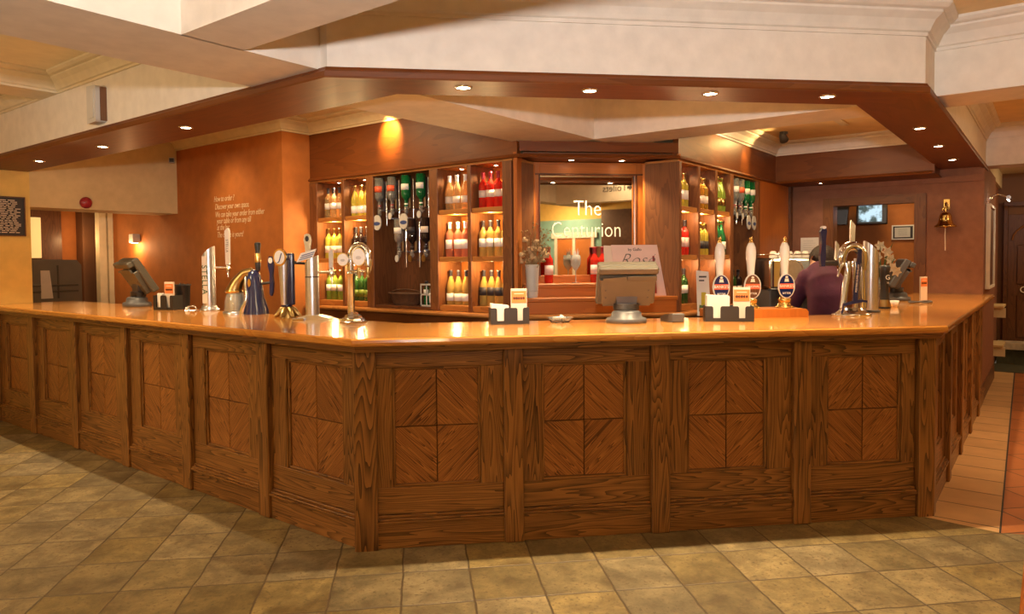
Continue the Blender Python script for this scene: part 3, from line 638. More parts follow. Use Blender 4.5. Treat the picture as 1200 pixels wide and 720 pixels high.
# optics (inverted spirit bottles on brackets)
def optic(Mx, gl, lab, label, badge=None, k='spirit', capm='red'):
    t = thing('optic_bottle', label, 'bottle', Mx @ Matrix.Translation((0, 0, .29)) @ Matrix.Rotation(math.pi, 4, 'X') @ Matrix.Rotation(math.pi, 4, 'Z') if False else Mx)
    pr = [(r_ * 1.12, .29 - z_ - (.02 if z_ == 0 else 0)) for r_, z_ in SHAPE['spirit']]
    MB().lathe(pr[::-1], 16).build('glass', gl, t)
    A = (math.pi * 1.5 - 1.3, math.pi * 1.5 + 1.3)
    if lab: MB().lathe([(.0455, .15), (.0460, .15), (.0460, .205), (.0455, .205)], 12, A).build('paper_label', lab, t)
    MB().lathe([(.0165, -.004), (.018, -.004), (.018, .03), (.0165, .03)], 12).build('neck_collar', capm, t)
def measure(Mx, label, badge):
    t = thing('optic_dispenser', label, 'dispenser', Mx)
    MB().lathe([(.009, -.075), (.012, -.07), (.020, -.055), (.020, -.008), (.012, -.005)], 14).build('measure', 'glass_clear', t)
    MB().box(-.012, .012, .015, .225, -.022, -.010).box(-.008, .008, .048, .070, -.02, .26).build('bracket', 'steel', t)
    MB().tube([(.085, .01, -.16), (.085, .01, .25)], .006, 10).box(.079, .091, .01, .225, -.10, -.09).build('chrome_rail', 'chrome', t)
    if badge == 'big':
        q = MB().vprism(mv(oval(.056, .072), 0, -.135), -.040, -.030, smooth=True).build('badge', 'greyw', t)
        MB().vprism(mv(oval(.045, .018, 16), 0, -.145), -.0415, -.040).build('badge_print', 'inkb', q)
    else: MB().vprism(mv(oval(.024, .032, 16), 0, -.08), -.034, -.026, smooth=True).build('badge', badge, t)
oz = 1.995
for k, (x, gl, lab, cap, desc) in enumerate([(.995, 'glass_clear', 'redink', 'red', 'clear spirit bottle with red print'), (1.165, 'glass_clear', 'redink', 'red', 'clear spirit bottle with red print'), (1.35, 'glass_dgreen', 'paper', 'paper', 'green gin bottle with white label'), (1.54, 'glass_dgreen', 'paper', 'paper', 'green gin bottle with white label')]):
    pos = ['leftmost', 'second', 'third', 'rightmost'][k]
    optic(FL @ F(x, .04, oz), gl, lab, f'upside-down {desc}, {pos} in upper row left of mirror', capm=cap)
    measure(FL @ F(x, .04, oz), f'bar optic under {pos} upper bottle left of mirror', ['big', 'greyw', 'big', 'greyw'][k])
for k, (x, gl, lab, cap, desc) in enumerate([(1.25, 'glass_clear', 'paper', 'ink', 'clear spirit bottle'), (1.42, 'glass_dark', 'ink', 'ink', 'dark rum bottle'), (1.59, 'glass_dark', 'cpaper', 'ink', 'dark liqueur bottle with gold label')]):
    pos = ['left', 'middle', 'right'][k]
    optic(FL @ F(x, .04, 1.60), gl, lab, f'upside-down {desc}, {pos} in lower row left of mirror', capm=cap)
    measure(FL @ F(x, .04, 1.60), f'bar optic under {pos} lower bottle left of mirror', ['greyw', 'gold', 'gold'][k])
for k, (x, gl, lab, cap, desc) in enumerate([(1.40, 'glass_clear', 'paper', 'red', 'clear spirit bottle'), (1.56, 'glass_clear', 'redink', 'red', 'clear bottle with red print'), (1.72, 'glass_dgreen', 'paper', 'paper', 'green gin bottle'), (1.88, 'glass_dgreen', 'paper', 'paper', 'dark green bottle')]):
    pos = ['nearest', 'second', 'third', 'farthest'][k]
    optic(FRr @ F(x, .03, oz), gl, lab, f'upside-down {desc}, {pos} in rack right of mirror', capm=cap)
    measure(FRr @ F(x, .03, oz), f'bar optic under {pos} bottle right of mirror', ['greyw', 'greyw', 'big', 'big'][k])
    bottle('spirit', ['glass_dark', 'glass_clear', 'glass_green', 'glass_dark'][k], 'cpaper', 'ink', FRr @ F(x, .16, 1.087), f'spirit bottle standing on low shelf, {pos} under right optics', None, name='spirit_bottle')
# basket and ice bucket with bottles on the left optic bay shelf
t = thing('wicker_basket', 'low dark wicker basket under the left optics', 'basket', FL @ F(1.25, .12, 1.086))
MB().lathe([(.12, 0), (.14, .02), (.17, .10), (.185, .105), (.182, .115), (.165, .11), (.13, .02), (.0001, .015)], 24, sx=1.2, sy=.55).build('bowl', 'basket', t)
MB().tube([(-.2 * math.cos(a), 0, .11 + .035 * math.sin(a)) for a in [i * math.pi / 8 for i in range(9)]], .006, 8).build('handle', 'basket', t)
t = thing('bottle_stand', 'pale wire bottle stand at the right end under left optics', 'rack', FL @ F(1.60, .07, 1.086))
mb = MB()
for x in (-.07, 0, .07):
    for y in (-.035, .035): mb.box(x - .006, x + .006, y - .004, y + .004, 0, .20)
for z in (0, .10, .19): mb.box(-.076, .076, -.039, -.031, z, z + .014, 0).box(-.076, .076, .031, .039, z, z + .014, 0)
mb.box(-.07, .07, -.03, .03, .002, .008, 0); mb.build('frame', 'greyw', t, .001)
bottle('small', 'glass_dgreen', 'paper', 'ink', FL @ F(1.566, .07, 1.098), 'small green bottle standing in the pale wire stand', None, (.10, .14), name='small_bottle')
bottle('small', 'glass_clear', 'paper', 'ink', FL @ F(1.634, .07, 1.098), 'small white-labelled bottle in the pale wire stand', None, (.02, .11), name='small_bottle')
# rosé cards and flowers by the mirror
t = thing('promotion_card', 'pale pink card with handwritten Rose lettering beside the mirror', 'card', FA @ Matrix.Translation((.80, -.29, 1.191)) @ Matrix.Rotation(rad(-8), 4, 'X'))
MB().vprism([(-.13, 0), (.30, 0), (.25, .43), (-.16, .43)], 0, .006).build('card', 'pinkc', t)
OFFS = -.003
text('lettering', 'Rosé', .15, 'greyp', t, Matrix.Translation((.05, -.003, .30)) @ FACE, .001, shear=.5)
OFFS = 0
text('small_print', 'by Gallo', .035, 'ink', t, Matrix.Translation((.04, -.003, .39)) @ FACE, .001)
MB().vprism([(.185, .02), (.215, .02), (.215, .24), (.208, .27), (.208, .335), (.192, .335), (.192, .27), (.185, .24)], -.003, .0).build('printed_bottle', 'red', t)
t = thing('blank_card', 'plain cream card standing behind the pink card', 'card', FA @ Matrix.Translation((.74, -.262, 1.191)) @ Matrix.Rotation(rad(-6), 4, 'X'))
MB().vprism([(-.16, 0), (.12, 0), (.12, .415), (-.16, .425)], 0, .005).build('card', 'cpaper', t)
vs = thing('flower_vase', 'tall ribbed grey vase on the step left of the mirror', 'vase', FA @ F(-.04, -.30, 1.191))
prof = [(.040, 0), (.042, .005)]
for i in range(12): prof += [(.043 + i * .0011, .012 + i * .021), (.0455 + i * .0011, .022 + i * .021)]
prof += [(.058, .27), (.054, .27), (.045, .04), (.0001, .035)]
MB().lathe(prof, 22).build('body', 'greyw', vs)
fl = thing('dried_flowers', 'bunch of dried straw-coloured flowers standing in the grey vase', 'flowers', FA @ F(-.04, -.30, 1.26))
stm = MB(); hd = MB(); fine = MB()
for i in range(34):
    a = R.uniform(0, 6.28); r = R.uniform(.02, .125); h = R.uniform(.24, .50) - r * .3
    p = (r * math.cos(a) + .01, r * math.sin(a) * .8, h)
    stm.tube([(R.uniform(-.015, .015), R.uniform(-.015, .015), 0), (p[0] * .3, p[1] * .3, .2), p], .0016, 5)
    if i % 2:
        for j in range(6): fine.tube([(p[0] * .5, p[1] * .5, h - .08), (p[0] + R.uniform(-.035, .035), p[1] + R.uniform(-.03, .03), h + R.uniform(-.02, .07))], .0012, 4); 
        for j in range(7): fine.ball((p[0] + R.uniform(-.035, .035), p[1] + R.uniform(-.03, .03), h + R.uniform(-.03, .06)), R.uniform(.004, .009), 4)
    else:
        for j in range(8):
            b1 = R.uniform(0, 6.28); hd.ball((p[0] + .014 * math.cos(b1), p[1] + .014 * math.sin(b1), h - .06 + R.uniform(-.014, .014)), R.uniform(.010, .017), 5)
stm.build('stems', 'stem', fl); o = hd.build('flower_heads', 'dryf', fl); o['kind'] = 'stuff'; o = fine.build('seed_heads', 'stem', fl); o['kind'] = 'stuff'

# ------------------------------------------------------------------ things on the counter
SCR = -52.8       # local x along the picture, -y to the camera
def caddy(Mx, w, d, h, label, slots):
    """black plastic napkin caddy, front wall with U-shaped cut-outs"""
    t = thing('napkin_caddy', label, 'caddy', Mx)
    def wall(x0, x1, y0, y1, cuts):
        poly = [(x0, 0), (x1, 0), (x1, h)]
        for c, cw in sorted(cuts, reverse=True):
            poly += [(c + cw * 1.5, h)] + [(c + cw + .012 * (1 - math.sin(a)) , h - .012 * (1 - math.cos(a)) ) for a in (0.6, 1.2)] + [(c + cw, h - .02), (c + cw, .022), (c - cw, .022), (c - cw, h - .02)] + [(c - cw - .012 * (1 - math.sin(a)), h - .012 * (1 - math.cos(a))) for a in (1.2, 0.6)] + [(c - cw * 1.5, h)]
        poly += [(x0, h)]
        return MB().vprism(poly, y0, y1)
    wall(-w / 2, w / 2, -d / 2, -d / 2 + .004, slots).build('front_wall', 'black', t)
    MB().box(-w / 2, w / 2, d / 2 - .004, d / 2, 0, h).box(-w / 2, -w / 2 + .004, -d / 2 + .004, d / 2 - .004, 0, h).box(w / 2 - .004, w / 2, -d / 2 + .004, d / 2 - .004, 0, h).box(-w / 2 + .004, w / 2 - .004, -d / 2 + .004, d / 2 - .004, 0, .004).box(-.002, .002, -d / 2 + .004, d / 2 - .004, .004, h - .01).build('tray', 'black', t)
    return t
def menu_card(Mx, label, w=.095, h=.155):
    t = thing('menu_card', label, 'menu', Mx)
    MB().box(-w / 2, w / 2, 0, .012, 0, h).build('card', 'cpaper', t)
    q = MB().box(-w / 2 + .003, w / 2 - .003, -.0015, -.0002, h * .58, h * .93).build('print_panel', 'opaper', t)
    mb = MB()
    for i in range(5): mb.vprism(mv(oval(R.uniform(.006, .010), .009, 8), -w * .3 + i * w * .15, h * .72), -.0025, -.0014)
    mb.build('print_picture', 'dark', q)
    MB().box(-w * .3, w * .3, -.0025, -.0014, h * .84, h * .86).build('print_line', 'cpaper', q)
def napkins(Mx, w, d, h, label, tilt=.0):
    t = thing('paper_napkins', label, 'napkins', Mx); n = 16; mb = MB()
    for i in range(n):
        y = -d / 2 + d * i / n; mb.vprism([(-w / 2 + R.uniform(-.002, .002), 0), (w / 2, 0), (w / 2 + R.uniform(-.002, .002), h - tilt + R.uniform(-.004, .004)), (-w / 2, h + R.uniform(-.004, .004))], y, y + d / n * .8)
    mb.build('stack', 'paper', t)
# centre caddy
Mc = F(3.44, 2.64, CT, -44)
caddy(Mc, .235, .11, .100, 'black caddy of napkins and menu left of the centre till', [(-.058, .021), (.062, .016)])
napkins(Mc @ F(-.058, 0, .005), .105, .09, .118, 'white napkins in the centre caddy', .012)
menu_card(Mc @ F(.060, -.02, .005), 'upright menu with orange picture in centre caddy', .098, .21)
# right box caddy
Mc = F(4.325, 1.60, CT, -62)
caddy(Mc, .29, .13, .095, 'black caddy of napkins and menu before the hand pumps', [(-.075, .021), (.075, .018)])
napkins(Mc @ F(-.065, 0, .005), .135, .115, .155, 'white napkins in the caddy before the hand pumps', .004)
menu_card(Mc @ F(.078, -.025, .005), 'upright menu with orange picture before the hand pumps', .100, .205)
# left caddy
Mc = F(2.96, 5.83, CT, -70)
caddy(Mc, .20, .11, .12, 'black caddy of cards at the left end of the bar', [(-.05, .022), (.05, .018)])
menu_card(Mc @ F(.03, -.02, .005), 'upright menu with orange picture in the left caddy', .09, .225)
napkins(Mc @ F(-.052, -.02, .005), .05, .03, .13, 'pale cards in the left caddy')
t = thing('straw_holder', 'black bin of straws behind the left caddy', 'holder', F(3.09, 5.84, CT, -55))
MB().lathe([(.055, 0), (.062, .19), (.072, .205), (.066, .205), (.058, .185), (.05, .006), (.0001, .006)], 20).build('bin', 'black', t)
for i in range(8): MB().tube([(R.uniform(-.03, .03), R.uniform(-.03, .03), .008), (R.uniform(-.04, .04), R.uniform(-.04, .04), R.uniform(.2, .235))], .003, 6).build('straw', 'black', t)
t = thing('bar_clip', 'small chrome clip and tray left of the first beer tap', 'clip', F(3.0, 5.53, CT, SCR))
MB().box(-.05, .045, -.03, .03, 0, .006).build('tray', 'steel', t, .002); MB().tube([(-.04, 0, .008), (-.03, 0, .035), (.02, 0, .04), (.04, 0, .012)], .007, 8).build('clip', 'chrome', t)
MB().lathe([(.018, .006), (.018, .02), (.014, .028), (.0001, .028)], 14, c=(-.035, .0, 0)).build('knob', 'paper', t)
# ashtray with receipts
t = thing('ashtray', 'square glass ashtray on the counter left of the centre till', 'ashtray', F(3.69, 2.43, CT, -48))
MB().lathe([(.055, 0), (.085, .032), (.075, .034), (.05, .010), (.0001, .008)], 4, smooth=False).build('dish', 'glass_clear', t)
mb = MB()
for i in range(6): mb.tube([(R.uniform(-.05, .05), R.uniform(-.03, .03), .014 + i * .004), (R.uniform(-.05, .05), R.uniform(-.03, .03), .02 + i * .004)], .007, 6)
tag(place(mb.build('crumpled_paper', 'paper'), F(3.69, 2.43, CT, -48)), 'crumpled white paper scraps in the glass ashtray', 'paper')

# tills
def till(Mx, label, w=.36, h=.27, body='greyp', tilt=25, zc=.235):
    t = thing('till_terminal', label, 'till', Mx)
    MB().lathe([(.115, 0), (.12, .01), (.115, .03), (.09, .038), (.085, .065), (.07, .075), (.0001, .078)], 28, sx=1.05, sy=.85).build('base', 'dgrey', t)
    mb = MB()
    for i in range(6): mb.tube([(.075 * math.cos(a), .05 * math.sin(a) + .01, .082 + i * .006) for a in [j * 6.283 / 16 for j in range(17)]], .0045, 6)
    mb.build('coiled_cable', 'black', t)
    MB().vprism([(-.05, .05), (.05, .05), (.07, .20), (-.07, .20)], -.015, .035).build('neck', 'dgrey', t, .004)
    T = Matrix.Translation((0, 0, zc)) @ Matrix.Rotation(rad(tilt), 4, 'X')
    # the back of the screen faces the customer (-y), the screen faces +y
    def part(mb, n, m, bev=.004, p=t): mb2 = mb; return mb2.build(n, m, p, bev)
    mb = MB(); mb.M = T; mb.box(-w / 2, w / 2, -.01, .045, -h / 2, h / 2, 0); sh = part(mb, 'screen_shell', body, .008)
    mb = MB(); mb.M = T; mb.box(-w / 2 + .02, w / 2 - .02, .0452, .048, -h / 2 + .02, h / 2 - .02); part(mb, 'screen', 'black', 0, sh)
    mb = MB(); mb.M = T; mb.vprism([(-w / 2 + .035, -h / 2 + .01), (w / 2 - .035, -h / 2 + .01), (w / 2 - .01, h / 2 - .085), (-w / 2 + .01, h / 2 - .085)], -.045, -.01); part(mb, 'rear_cover', body, .006)
    mb = MB(); mb.M = T; mb.box(-w / 2, w / 2, -.055, -.01, h / 2 - .045, h / 2, 0); part(mb, 'top_housing', body, .008)
    mb = MB(); mb.M = T; mb.vprism([(-w / 2 + .03, h / 2 - .08), (w / 2 - .19, h / 2 - .08), (w / 2 - .19, h / 2 - .055), (-w / 2 + .03, h / 2 - .066)], -.06, -.045).box(w / 2 - .185, w / 2 - .01, -.060, -.045, h / 2 - .083, h / 2 - .052, 0); part(mb, 'card_reader_slot', body, .002)
    mb = MB(); mb.M = T
    for x in (-w / 2 + .05, w / 2 - .05):
        for zq in (-.07, -.02): mb.ball((x, -.045, zq), .005, 5)
    part(mb, 'screws', 'dgrey', 0); return t
till(F(3.88, 2.07, CT, -52), 'grey till terminal seen from behind at the centre of the counter')
till(F(3.03, 6.52, CT, -98) @ Matrix.Scale(1.15, 4), 'grey till terminal at the far left end of the counter', .34, .29, tilt=32)
till(F(7.12, 1.09, CT, 20), 'dark grey till terminal at the right end by the bell wall', .32, .27, 'dgrey', 30)
t = thing('card_machine', 'grey handheld card machine right of the centre till', 'card reader', F(4.10, 1.87, CT, -40))
mb = MB(); mb.M = Matrix.Rotation(rad(90), 4, 'Z'); mb.vprism([(-.085, 0), (.085, 0), (.085, .025), (.02, .045), (-.085, .055)], -.04, .04); mb.build('body', 'dgrey', t, .006)
mb = MB(); mb.M = Matrix.Rotation(rad(90), 4, 'Z') @ Matrix.Translation((0, 0, .001)); mb.vprism([(-.075, .054), (-.02, .0495), (-.02, .051), (-.075, .056)], -.03, .03); mb.build('display', 'greyw', t)
mb = MB()
for i in range(4):
    for j in range(3): mb.box(-.028 + j * .02, -.014 + j * .02, .012 + i * .017, .024 + i * .017, .034 - i * .004, .043 - i * .005)
mb.build('keypad', 'paper', t)

# ---- beer taps (local x to the picture's right, -y to the camera)
def arm_tap(t, x, z, x0=.04, m='chrome'):
    MB().tube([(x0, 0, z), (x - .01, 0, z)], .009, 10).build('arm', m, t)
    MB().lathe([(.013, -.03), (.015, -.02), (.015, .022), (.010, .03)], 14, c=(x, 0, z)).build('valve', m, t)
    MB().tube([(x, 0, z - .02), (x + .004, -.004, z - .05), (x + .006, -.01, z - .075)], [.008, .006, .005], 8).build('spout', m, t)
t = thing('beer_tap', 'slim silver beer tap with green vertical lettering, leftmost on the bar', 'beer tap', F(3.09, 5.42, CT, -60))
MB().lathe([(.075, 0), (.078, .01), (.062, .022), (.058, .04)], 24).build('base', 'steel', t, 0)
mb = MB(); mb.lathe([(.050, .04), (.050, .50)], 28)
for i, v in enumerate(mb.v):
    if v.z > .3: v.z = .475 + v.x * .9
mb.build('column', 'steel', t)
mb = MB(); n = 28; mb.add([(.0502 * math.cos(6.283 * i / n), .0502 * math.sin(6.283 * i / n), .4755 + .0502 * math.cos(6.283 * i / n) * .9) for i in range(n)], [tuple(range(n))]); mb.build('slanted_cap', 'paper', t)
MB().box(-.03, .012, -.0525, -.044, .06, .44).build('name_strip', 'paper', t, .002)
text('lettering', 'STELLA', .066, 'green', t, Matrix.Translation((-.009, -.0532, .25)) @ FACE @ Matrix.Rotation(rad(-90), 4, 'Z'), .0008, spacing=1.15)
arm_tap(t, .165, .345)
MB().vprism([(.150, .37), (.180, .37), (.184, .64), (.172, .665), (.146, .64)], -.012, .012).build('handle', 'paper', t, .004)
text('handle_lettering', 'STELLA', .028, 'ink', t, Matrix.Translation((.166, -.0128, .52)) @ FACE @ Matrix.Rotation(rad(-90), 4, 'Z'), .0006, spacing=1.2)
# tap 2: blue body with glass barrel
t = thing('beer_tap', 'dark blue wave-shaped beer tap with a clear barrel and black handle', 'beer tap', F(3.05, 4.80, CT, -57))
mb = MB(); bp_ = [(.060, 0, 0), (.060, 0, .03), (.052, 0, .12), (.047, 0, .22), (.042, 0, .28), (.036, 0, .315), (.030, 0, .33)]
mb.tube(bp_, [.088, .084, .064, .055, .050, .040, .015], 28); mb.build('body', 'navy', t)
MB().tube([(-.035, -.045, .0), (-.035, -.045, .015), (-.022, -.050, .05), (.0, -.050, .10), (.004, -.046, .15), (-.006, -.040, .22), (-.006, -.034, .28)], [.026, .026, .022, .014, .012, .015, .010], 14).build('silver_wave', 'chrome', t)
MB().vprism(mv(oval(.012, .030, 16), .030, .235), -.060, -.040, smooth=True).build('body_emblem', 'brass', t)
MB().lathe([(.078, .01), (.080, .03), (.076, .09), (.068, .13), (.058, .165)], 24, c=(-.105, 0, 0)).build('barrel', 'glass_clear', t)
MB().lathe([(.060, .012), (.058, .10), (.045, .15)], 20, c=(-.105, 0, 0)).build('barrel_core', 'steel', t)
MB().lathe([(.09, 0), (.09, .018), (.08, .022)], 24, c=(-.105, 0, 0)).build('barrel_base', 'steel', t)
MB().tube([(-.118, 0, .165), (-.105, 0, .20), (-.08, 0, .25), (-.03, 0, .305), (.03, 0, .32)], [.060, .052, .042, .034, .03], 16).build('gold_neck', 'gold', t)
MB().lathe([(.062, .160), (.066, .168), (.062, .178)], 24, c=(-.112, 0, 0)).build('gold_band', 'brass', t)
MB().lathe([(.012, .32), (.018, .34), (.020, .36), (.022, .40), (.017, .47), (.022, .50), (.024, .525), (.018, .535), (.0001, .537)], 16, c=(.075, 0, 0)).build('handle', 'black', t)
MB().lathe([(.0215, .385), (.0235, .40), (.0205, .44), (.019, .455)], 16, c=(.075, 0, 0)).build('handle_label', 'brass', t)
MB().tube([(.09, 0, .225), (.175, 0, .235)], .010, 8).build('arm', 'black', t)
MB().vprism([(.165, .15), (.178, .13), (.190, .16), (.195, .23), (.190, .29), (.197, .36), (.196, .41), (.185, .43), (.165, .43), (.155, .40), (.156, .36), (.168, .30), (.168, .23)], -.014, .014).build('paddle', 'navy', t, .006)
MB().vprism(mv(oval(.016, .022, 14), .177, .40), -.017, -.013).build('paddle_badge', 'paper', t)
# tap 3: gold oval badge
t = thing('beer_tap', 'tapered silver beer tap with gold oval badge and claw foot base', 'beer tap', F(3.01, 4.26, CT, -57))
mb = MB()
for i in range(7):
    a = i * .9; mb.tube([(.0, 0, .07), (.045 * math.cos(a), .045 * math.sin(a), .055), (.075 * math.cos(a), .075 * math.sin(a), .018), (.092 * math.cos(a), .092 * math.sin(a), .008)], [.018, .02, .016, .008], 8)
mb.lathe([(.06, 0), (.055, .03), (.035, .07)], 20); mb.build('claw_base', 'gold', t)
MB().lathe([(.036, .075), (.040, .085), (.036, .095)], 20, c=(-.01, 0, 0)).build('collar', 'navy', t)
MB().lathe([(.022, .09), (.030, .25), (.040, .40)], 20, c=(-.018, -.02, 0)).build('column', 'steel', t)
MB().box(-.004, .046, -.02, .03, .085, .45).build('rear_column', 'navy', t, .012, seg=2)
bd = MB().vprism(mv(oval(.046, .060), -.030, .42), -.062, -.03, smooth=True).build('badge', 'brass', t)
MB().vprism(mv(oval(.036, .048), -.030, .42), -.0635, -.061).build('badge_face', 'paper', bd)
text('badge_letter', 'J', .075, 'inkb', bd, Matrix.Translation((-.03, -.0642, .42)) @ FACE, .0008, shear=.3)
MB().tube([(.05, 0, .385), (.07, 0, .38), (.15, 0, .375)], [.014, .010, .010], 10).build('arm', 'black', t)
MB().box(.138, .163, -.012, .012, .31, .40).build('valve', 'black', t, .004)
MB().vprism([(.140, .40), (.160, .40), (.168, .50), (.173, .54), (.166, .575), (.148, .585), (.130, .575), (.124, .54), (.132, .50)], -.013, .013).build('handle', 'steel', t, .005)
MB().vprism(mv(oval(.013, .020, 14), .149, .548), -.0155, -.012).build('handle_badge', 'ink', t)
# tap 4: column with slanted lens plate
t = thing('beer_tap', 'wide brushed steel column beer tap topped by a slanted white sign', 'beer tap', F(3.01, 3.985, CT, -57))
MB().vprism([(-.11, 0), (.14, 0), (.12, .012), (.05, .028), (-.03, .03), (-.075, .02)], -.06, .05).build('foot', 'steel', t, .003)
MB().box(-.11, -.03, -.09, -.05, 0, .012).build('foot_plate', 'chrome', t, .003)
mb = MB(); mb.lathe([(.046, .025), (.046, .40)], 28)
for v in mb.v:
    if v.z > .3: v.z = .405 + v.x * .6
mb.build('column', 'steel', t)
MB().lathe([(.047, .282), (.048, .286), (.047, .29)], 28).build('column_seam', 'dgrey', t)
sg = MB().vprism([(-.085, .385), (.025, .415), (.050, .475), (-.055, .445)], -.055, -.045).build('slanted_sign', 'paper', t, .002)
mb = MB()
for i in range(3): mb.vprism([(-.066 + i * .008, .398 + i * .014), (.022 + i * .008, .422 + i * .014), (.024 + i * .008, .428 + i * .014), (-.064 + i * .008, .404 + i * .014)], -.057, -.0549)
mb.build('sign_print', 'inkb', sg)
arm_tap(t, .135, .315)
MB().vprism([(.122, .345), (.144, .345), (.148, .44), (.142, .47), (.130, .47), (.120, .44)], -.01, .01).build('handle', 'greyw', t, .004)
# tap 5: chrome swan with two round badges
t = thing('beer_tap', 'chrome swan-neck beer tap with two round white badges', 'beer tap', F(2.985, 3.54, CT, -57))
MB().lathe([(.088, 0), (.090, .008), (.075, .014), (.072, .026), (.058, .032), (.054, .044), (.035, .052), (.030, .065)], 10, smooth=False).build('stepped_base', 'chrome', t)
MB().lathe([(.023, .06), (.024, .30), (.028, .305), (.028, .32), (.022, .33)], 22, c=(-.012, 0, 0)).build('column', 'chrome', t)
pts = [(-.012, 0, .325), (-.010, 0, .40)] + [(.045 - .055 * math.cos(a), 0, .43 + .06 * math.sin(a)) for a in [i * math.pi / 8 for i in range(9)]] + [(.10, 0, .36)]
MB().tube(pts, .022, 14).build('swan_neck', 'chrome', t)
for nm, x, z, rx, rz in (('small_badge', -.050, .40, .033, .038), ('large_badge', .052, .415, .040, .052)):
    q = MB().vprism(mv(oval(rx * 1.12, rz * 1.12), x, z), -.040, -.020, smooth=True).build(nm, 'chrome', t)
    MB().vprism(mv(oval(rx, rz), x, z), -.043, -.039, smooth=True).build('badge_face', 'paper', q)
    MB().vprism(mv(oval(rx * .45, rz * .22, 10), x, z - .004), -.0442, -.0428).vprism(mv(oval(rx * .36, rz * .14, 10), x, z - .004), -.0446, -.0440).build('badge_print', 'greyw', q)
for dx in (.045, .105):
    MB().lathe([(.012, .305), (.014, .32), (.012, .35)], 12, c=(dx, -.02, 0)).tube([(dx, -.02, .31), (dx, -.025, .285)], .007, 8).build('spout', 'gold', t)
MB().tube([(-.01, -.02, .325), (.05, -.02, .325), (.105, -.02, .325)], .008, 8).build('cross_bar', 'chrome', t)
MB().tube([(.118, -.01, .33), (.125, -.015, .40)], .008, 8).build('lever', 'chrome', t)

# ---- hand pumps on their board
t = thing('pump_board', 'long oak board carrying the three white-handled hand pumps', 'board', F(4.70, 1.557, CT, -46))
MB().vprism([(-.33, 0), (.33, 0), (.33, .038), (.31, .056), (-.33, .056)], -.08, .13).build('board', 'gate', t, .004)
for k, (x, top, ink, lb) in enumerate([(-.235, 'navy', 'redink', 'hand pump with blue oval badge, leftmost behind the caddy'), (-.02, 'dark', 'redink', 'hand pump with brown oval badge, middle of three'), (.215, 'navy', 'redink', 'hand pump with blue oval bitter badge, rightmost of three')]):
    t = thing('hand_pump', 'white handled ' + lb, 'hand pump', F(4.70, 1.557, CT + .057, -46) @ F(x, .02, 0, -6))
    MB().lathe([(.058, 0), (.060, .008), (.045, .016), (.036, .03), (.040, .045), (.044, .055), (.034, .066), (.022, .08), (.018, .11), (.016, .17)], 22).build('brass_base', 'brass', t)
    MB().lathe([(.012, .16), (.017, .17), (.020, .20), (.026, .28), (.032, .34), (.033, .37), (.029, .405), (.018, .43), (.012, .435)], 22).build('handle', 'ceramic', t)
    MB().lathe([(.013, .432), (.014, .44), (.008, .446), (.012, .456), (.0125, .463), (.006, .47), (.0001, .472)], 16).build('finial', 'brass', t)
    q = MB().vprism(mv(oval(.056, .082), 0, .145), -.034, -.022, smooth=True).build('badge', 'greyw', t)
    fc = MB().vprism(mv(oval(.049, .075), 0, .145), -.036, -.0335, smooth=True).build('badge_face', top, q)
    MB().box(-.046, .046, -.0375, -.0358, .128, .162).build('badge_band', 'redink', q)
    text('badge_name', "BANKS'S" if k != 1 else 'ORIGINAL', .026 if k != 1 else .019, 'paper', q, Matrix.Translation((0, -.0382, .145)) @ FACE, .0006)
    text('badge_kind', 'BITTER', .018, 'paper', q, Matrix.Translation((0, -.0368, .098)) @ FACE, .0006)
    MB().vprism([(-.016, .175), (.016, .175), (.012, .182), (.012, .195), (-.012, .195), (-.012, .182)], -.0378, -.0358).vprism(mv(oval(.009, .007, 10), 0, .205), -.0378, -.0358).build('badge_crest', 'cpaper', q)
t = thing('drinks_leaflet', 'tall pale drinks leaflet with a green drink beside the left hand pump', 'leaflet', F(4.62, 1.875, CT, -58) @ Matrix.Rotation(rad(-6), 4, 'X'))
MB().vprism([(-.045, 0), (.045, 0), (.035, .30), (-.048, .31)], 0, .004).build('sheet', 'greyw', t)
MB().vprism([(-.018, .05), (.018, .05), (.016, .16), (-.016, .16)], -.001, 0).build('printed_drink', 'glass_yellow', t); MB().vprism([(-.035, .03), (.035, .02), (.03, .06), (-.03, .075)], -.0016, -.0011).build('printed_leaves', 'leaf', t)
MB().box(-.03, .02, -.001, 0, .26, .272).box(-.03, .005, -.001, 0, .235, .245).build('print', 'ink', t)
# chrome swan tap cluster with blue strip
t = thing('beer_tap', 'big polished chrome arch beer tap with blue lettered strip and blue handle', 'beer tap', F(5.14, 1.06, CT, -50))
MB().lathe([(.13, 0), (.135, .012), (.11, .02), (.085, .04), (.075, .055)], 26, sx=1.0, sy=.6).build('base', 'chrome', t)
MB().vprism([(-.12, .02), (-.105, .02), (-.095, .07), (.03, .095), (.06, .09), (.06, .105), (.0, .112), (-.10, .088)], -.085, -.07).build('blue_cradle', 'navy', t, .003)
for nm, p0, p1 in (('left_leg', (-.075, -.02, .05), (-.02, 0, .36)), ('right_leg', (.072, -.01, .05), (.060, 0, .38)), ('centre_leg', (.035, .02, .05), (.035, .02, .36))):
    MB().tube([p0, p1], .020, 14).build(nm, 'chrome', t)
MB().tube([(-.068, 0, .33), (-.075, 0, .38)] + [(.0 - .070 * math.cos(a), 0, .39 + .075 * math.sin(a)) for a in [i * math.pi / 10 for i in range(1, 10)]] + [(.070, 0, .38), (.070, 0, .30)], [.026] + [.033] * 11 + [.022], 18).build('arch', 'chrome', t)
st_ = MB().vprism([(-.022, .09), (.006, .09), (.036, .44), (.012, .44)], -.058, -.046).build('name_strip', 'navy', t, .002)
text('lettering', 'FOSTERS SUPER CHILLED', .0165, 'paper', st_, Matrix.Translation((.005, -.0588, .25)) @ FACE @ Matrix.Rotation(rad(85.5), 4, 'Z'), .0006)
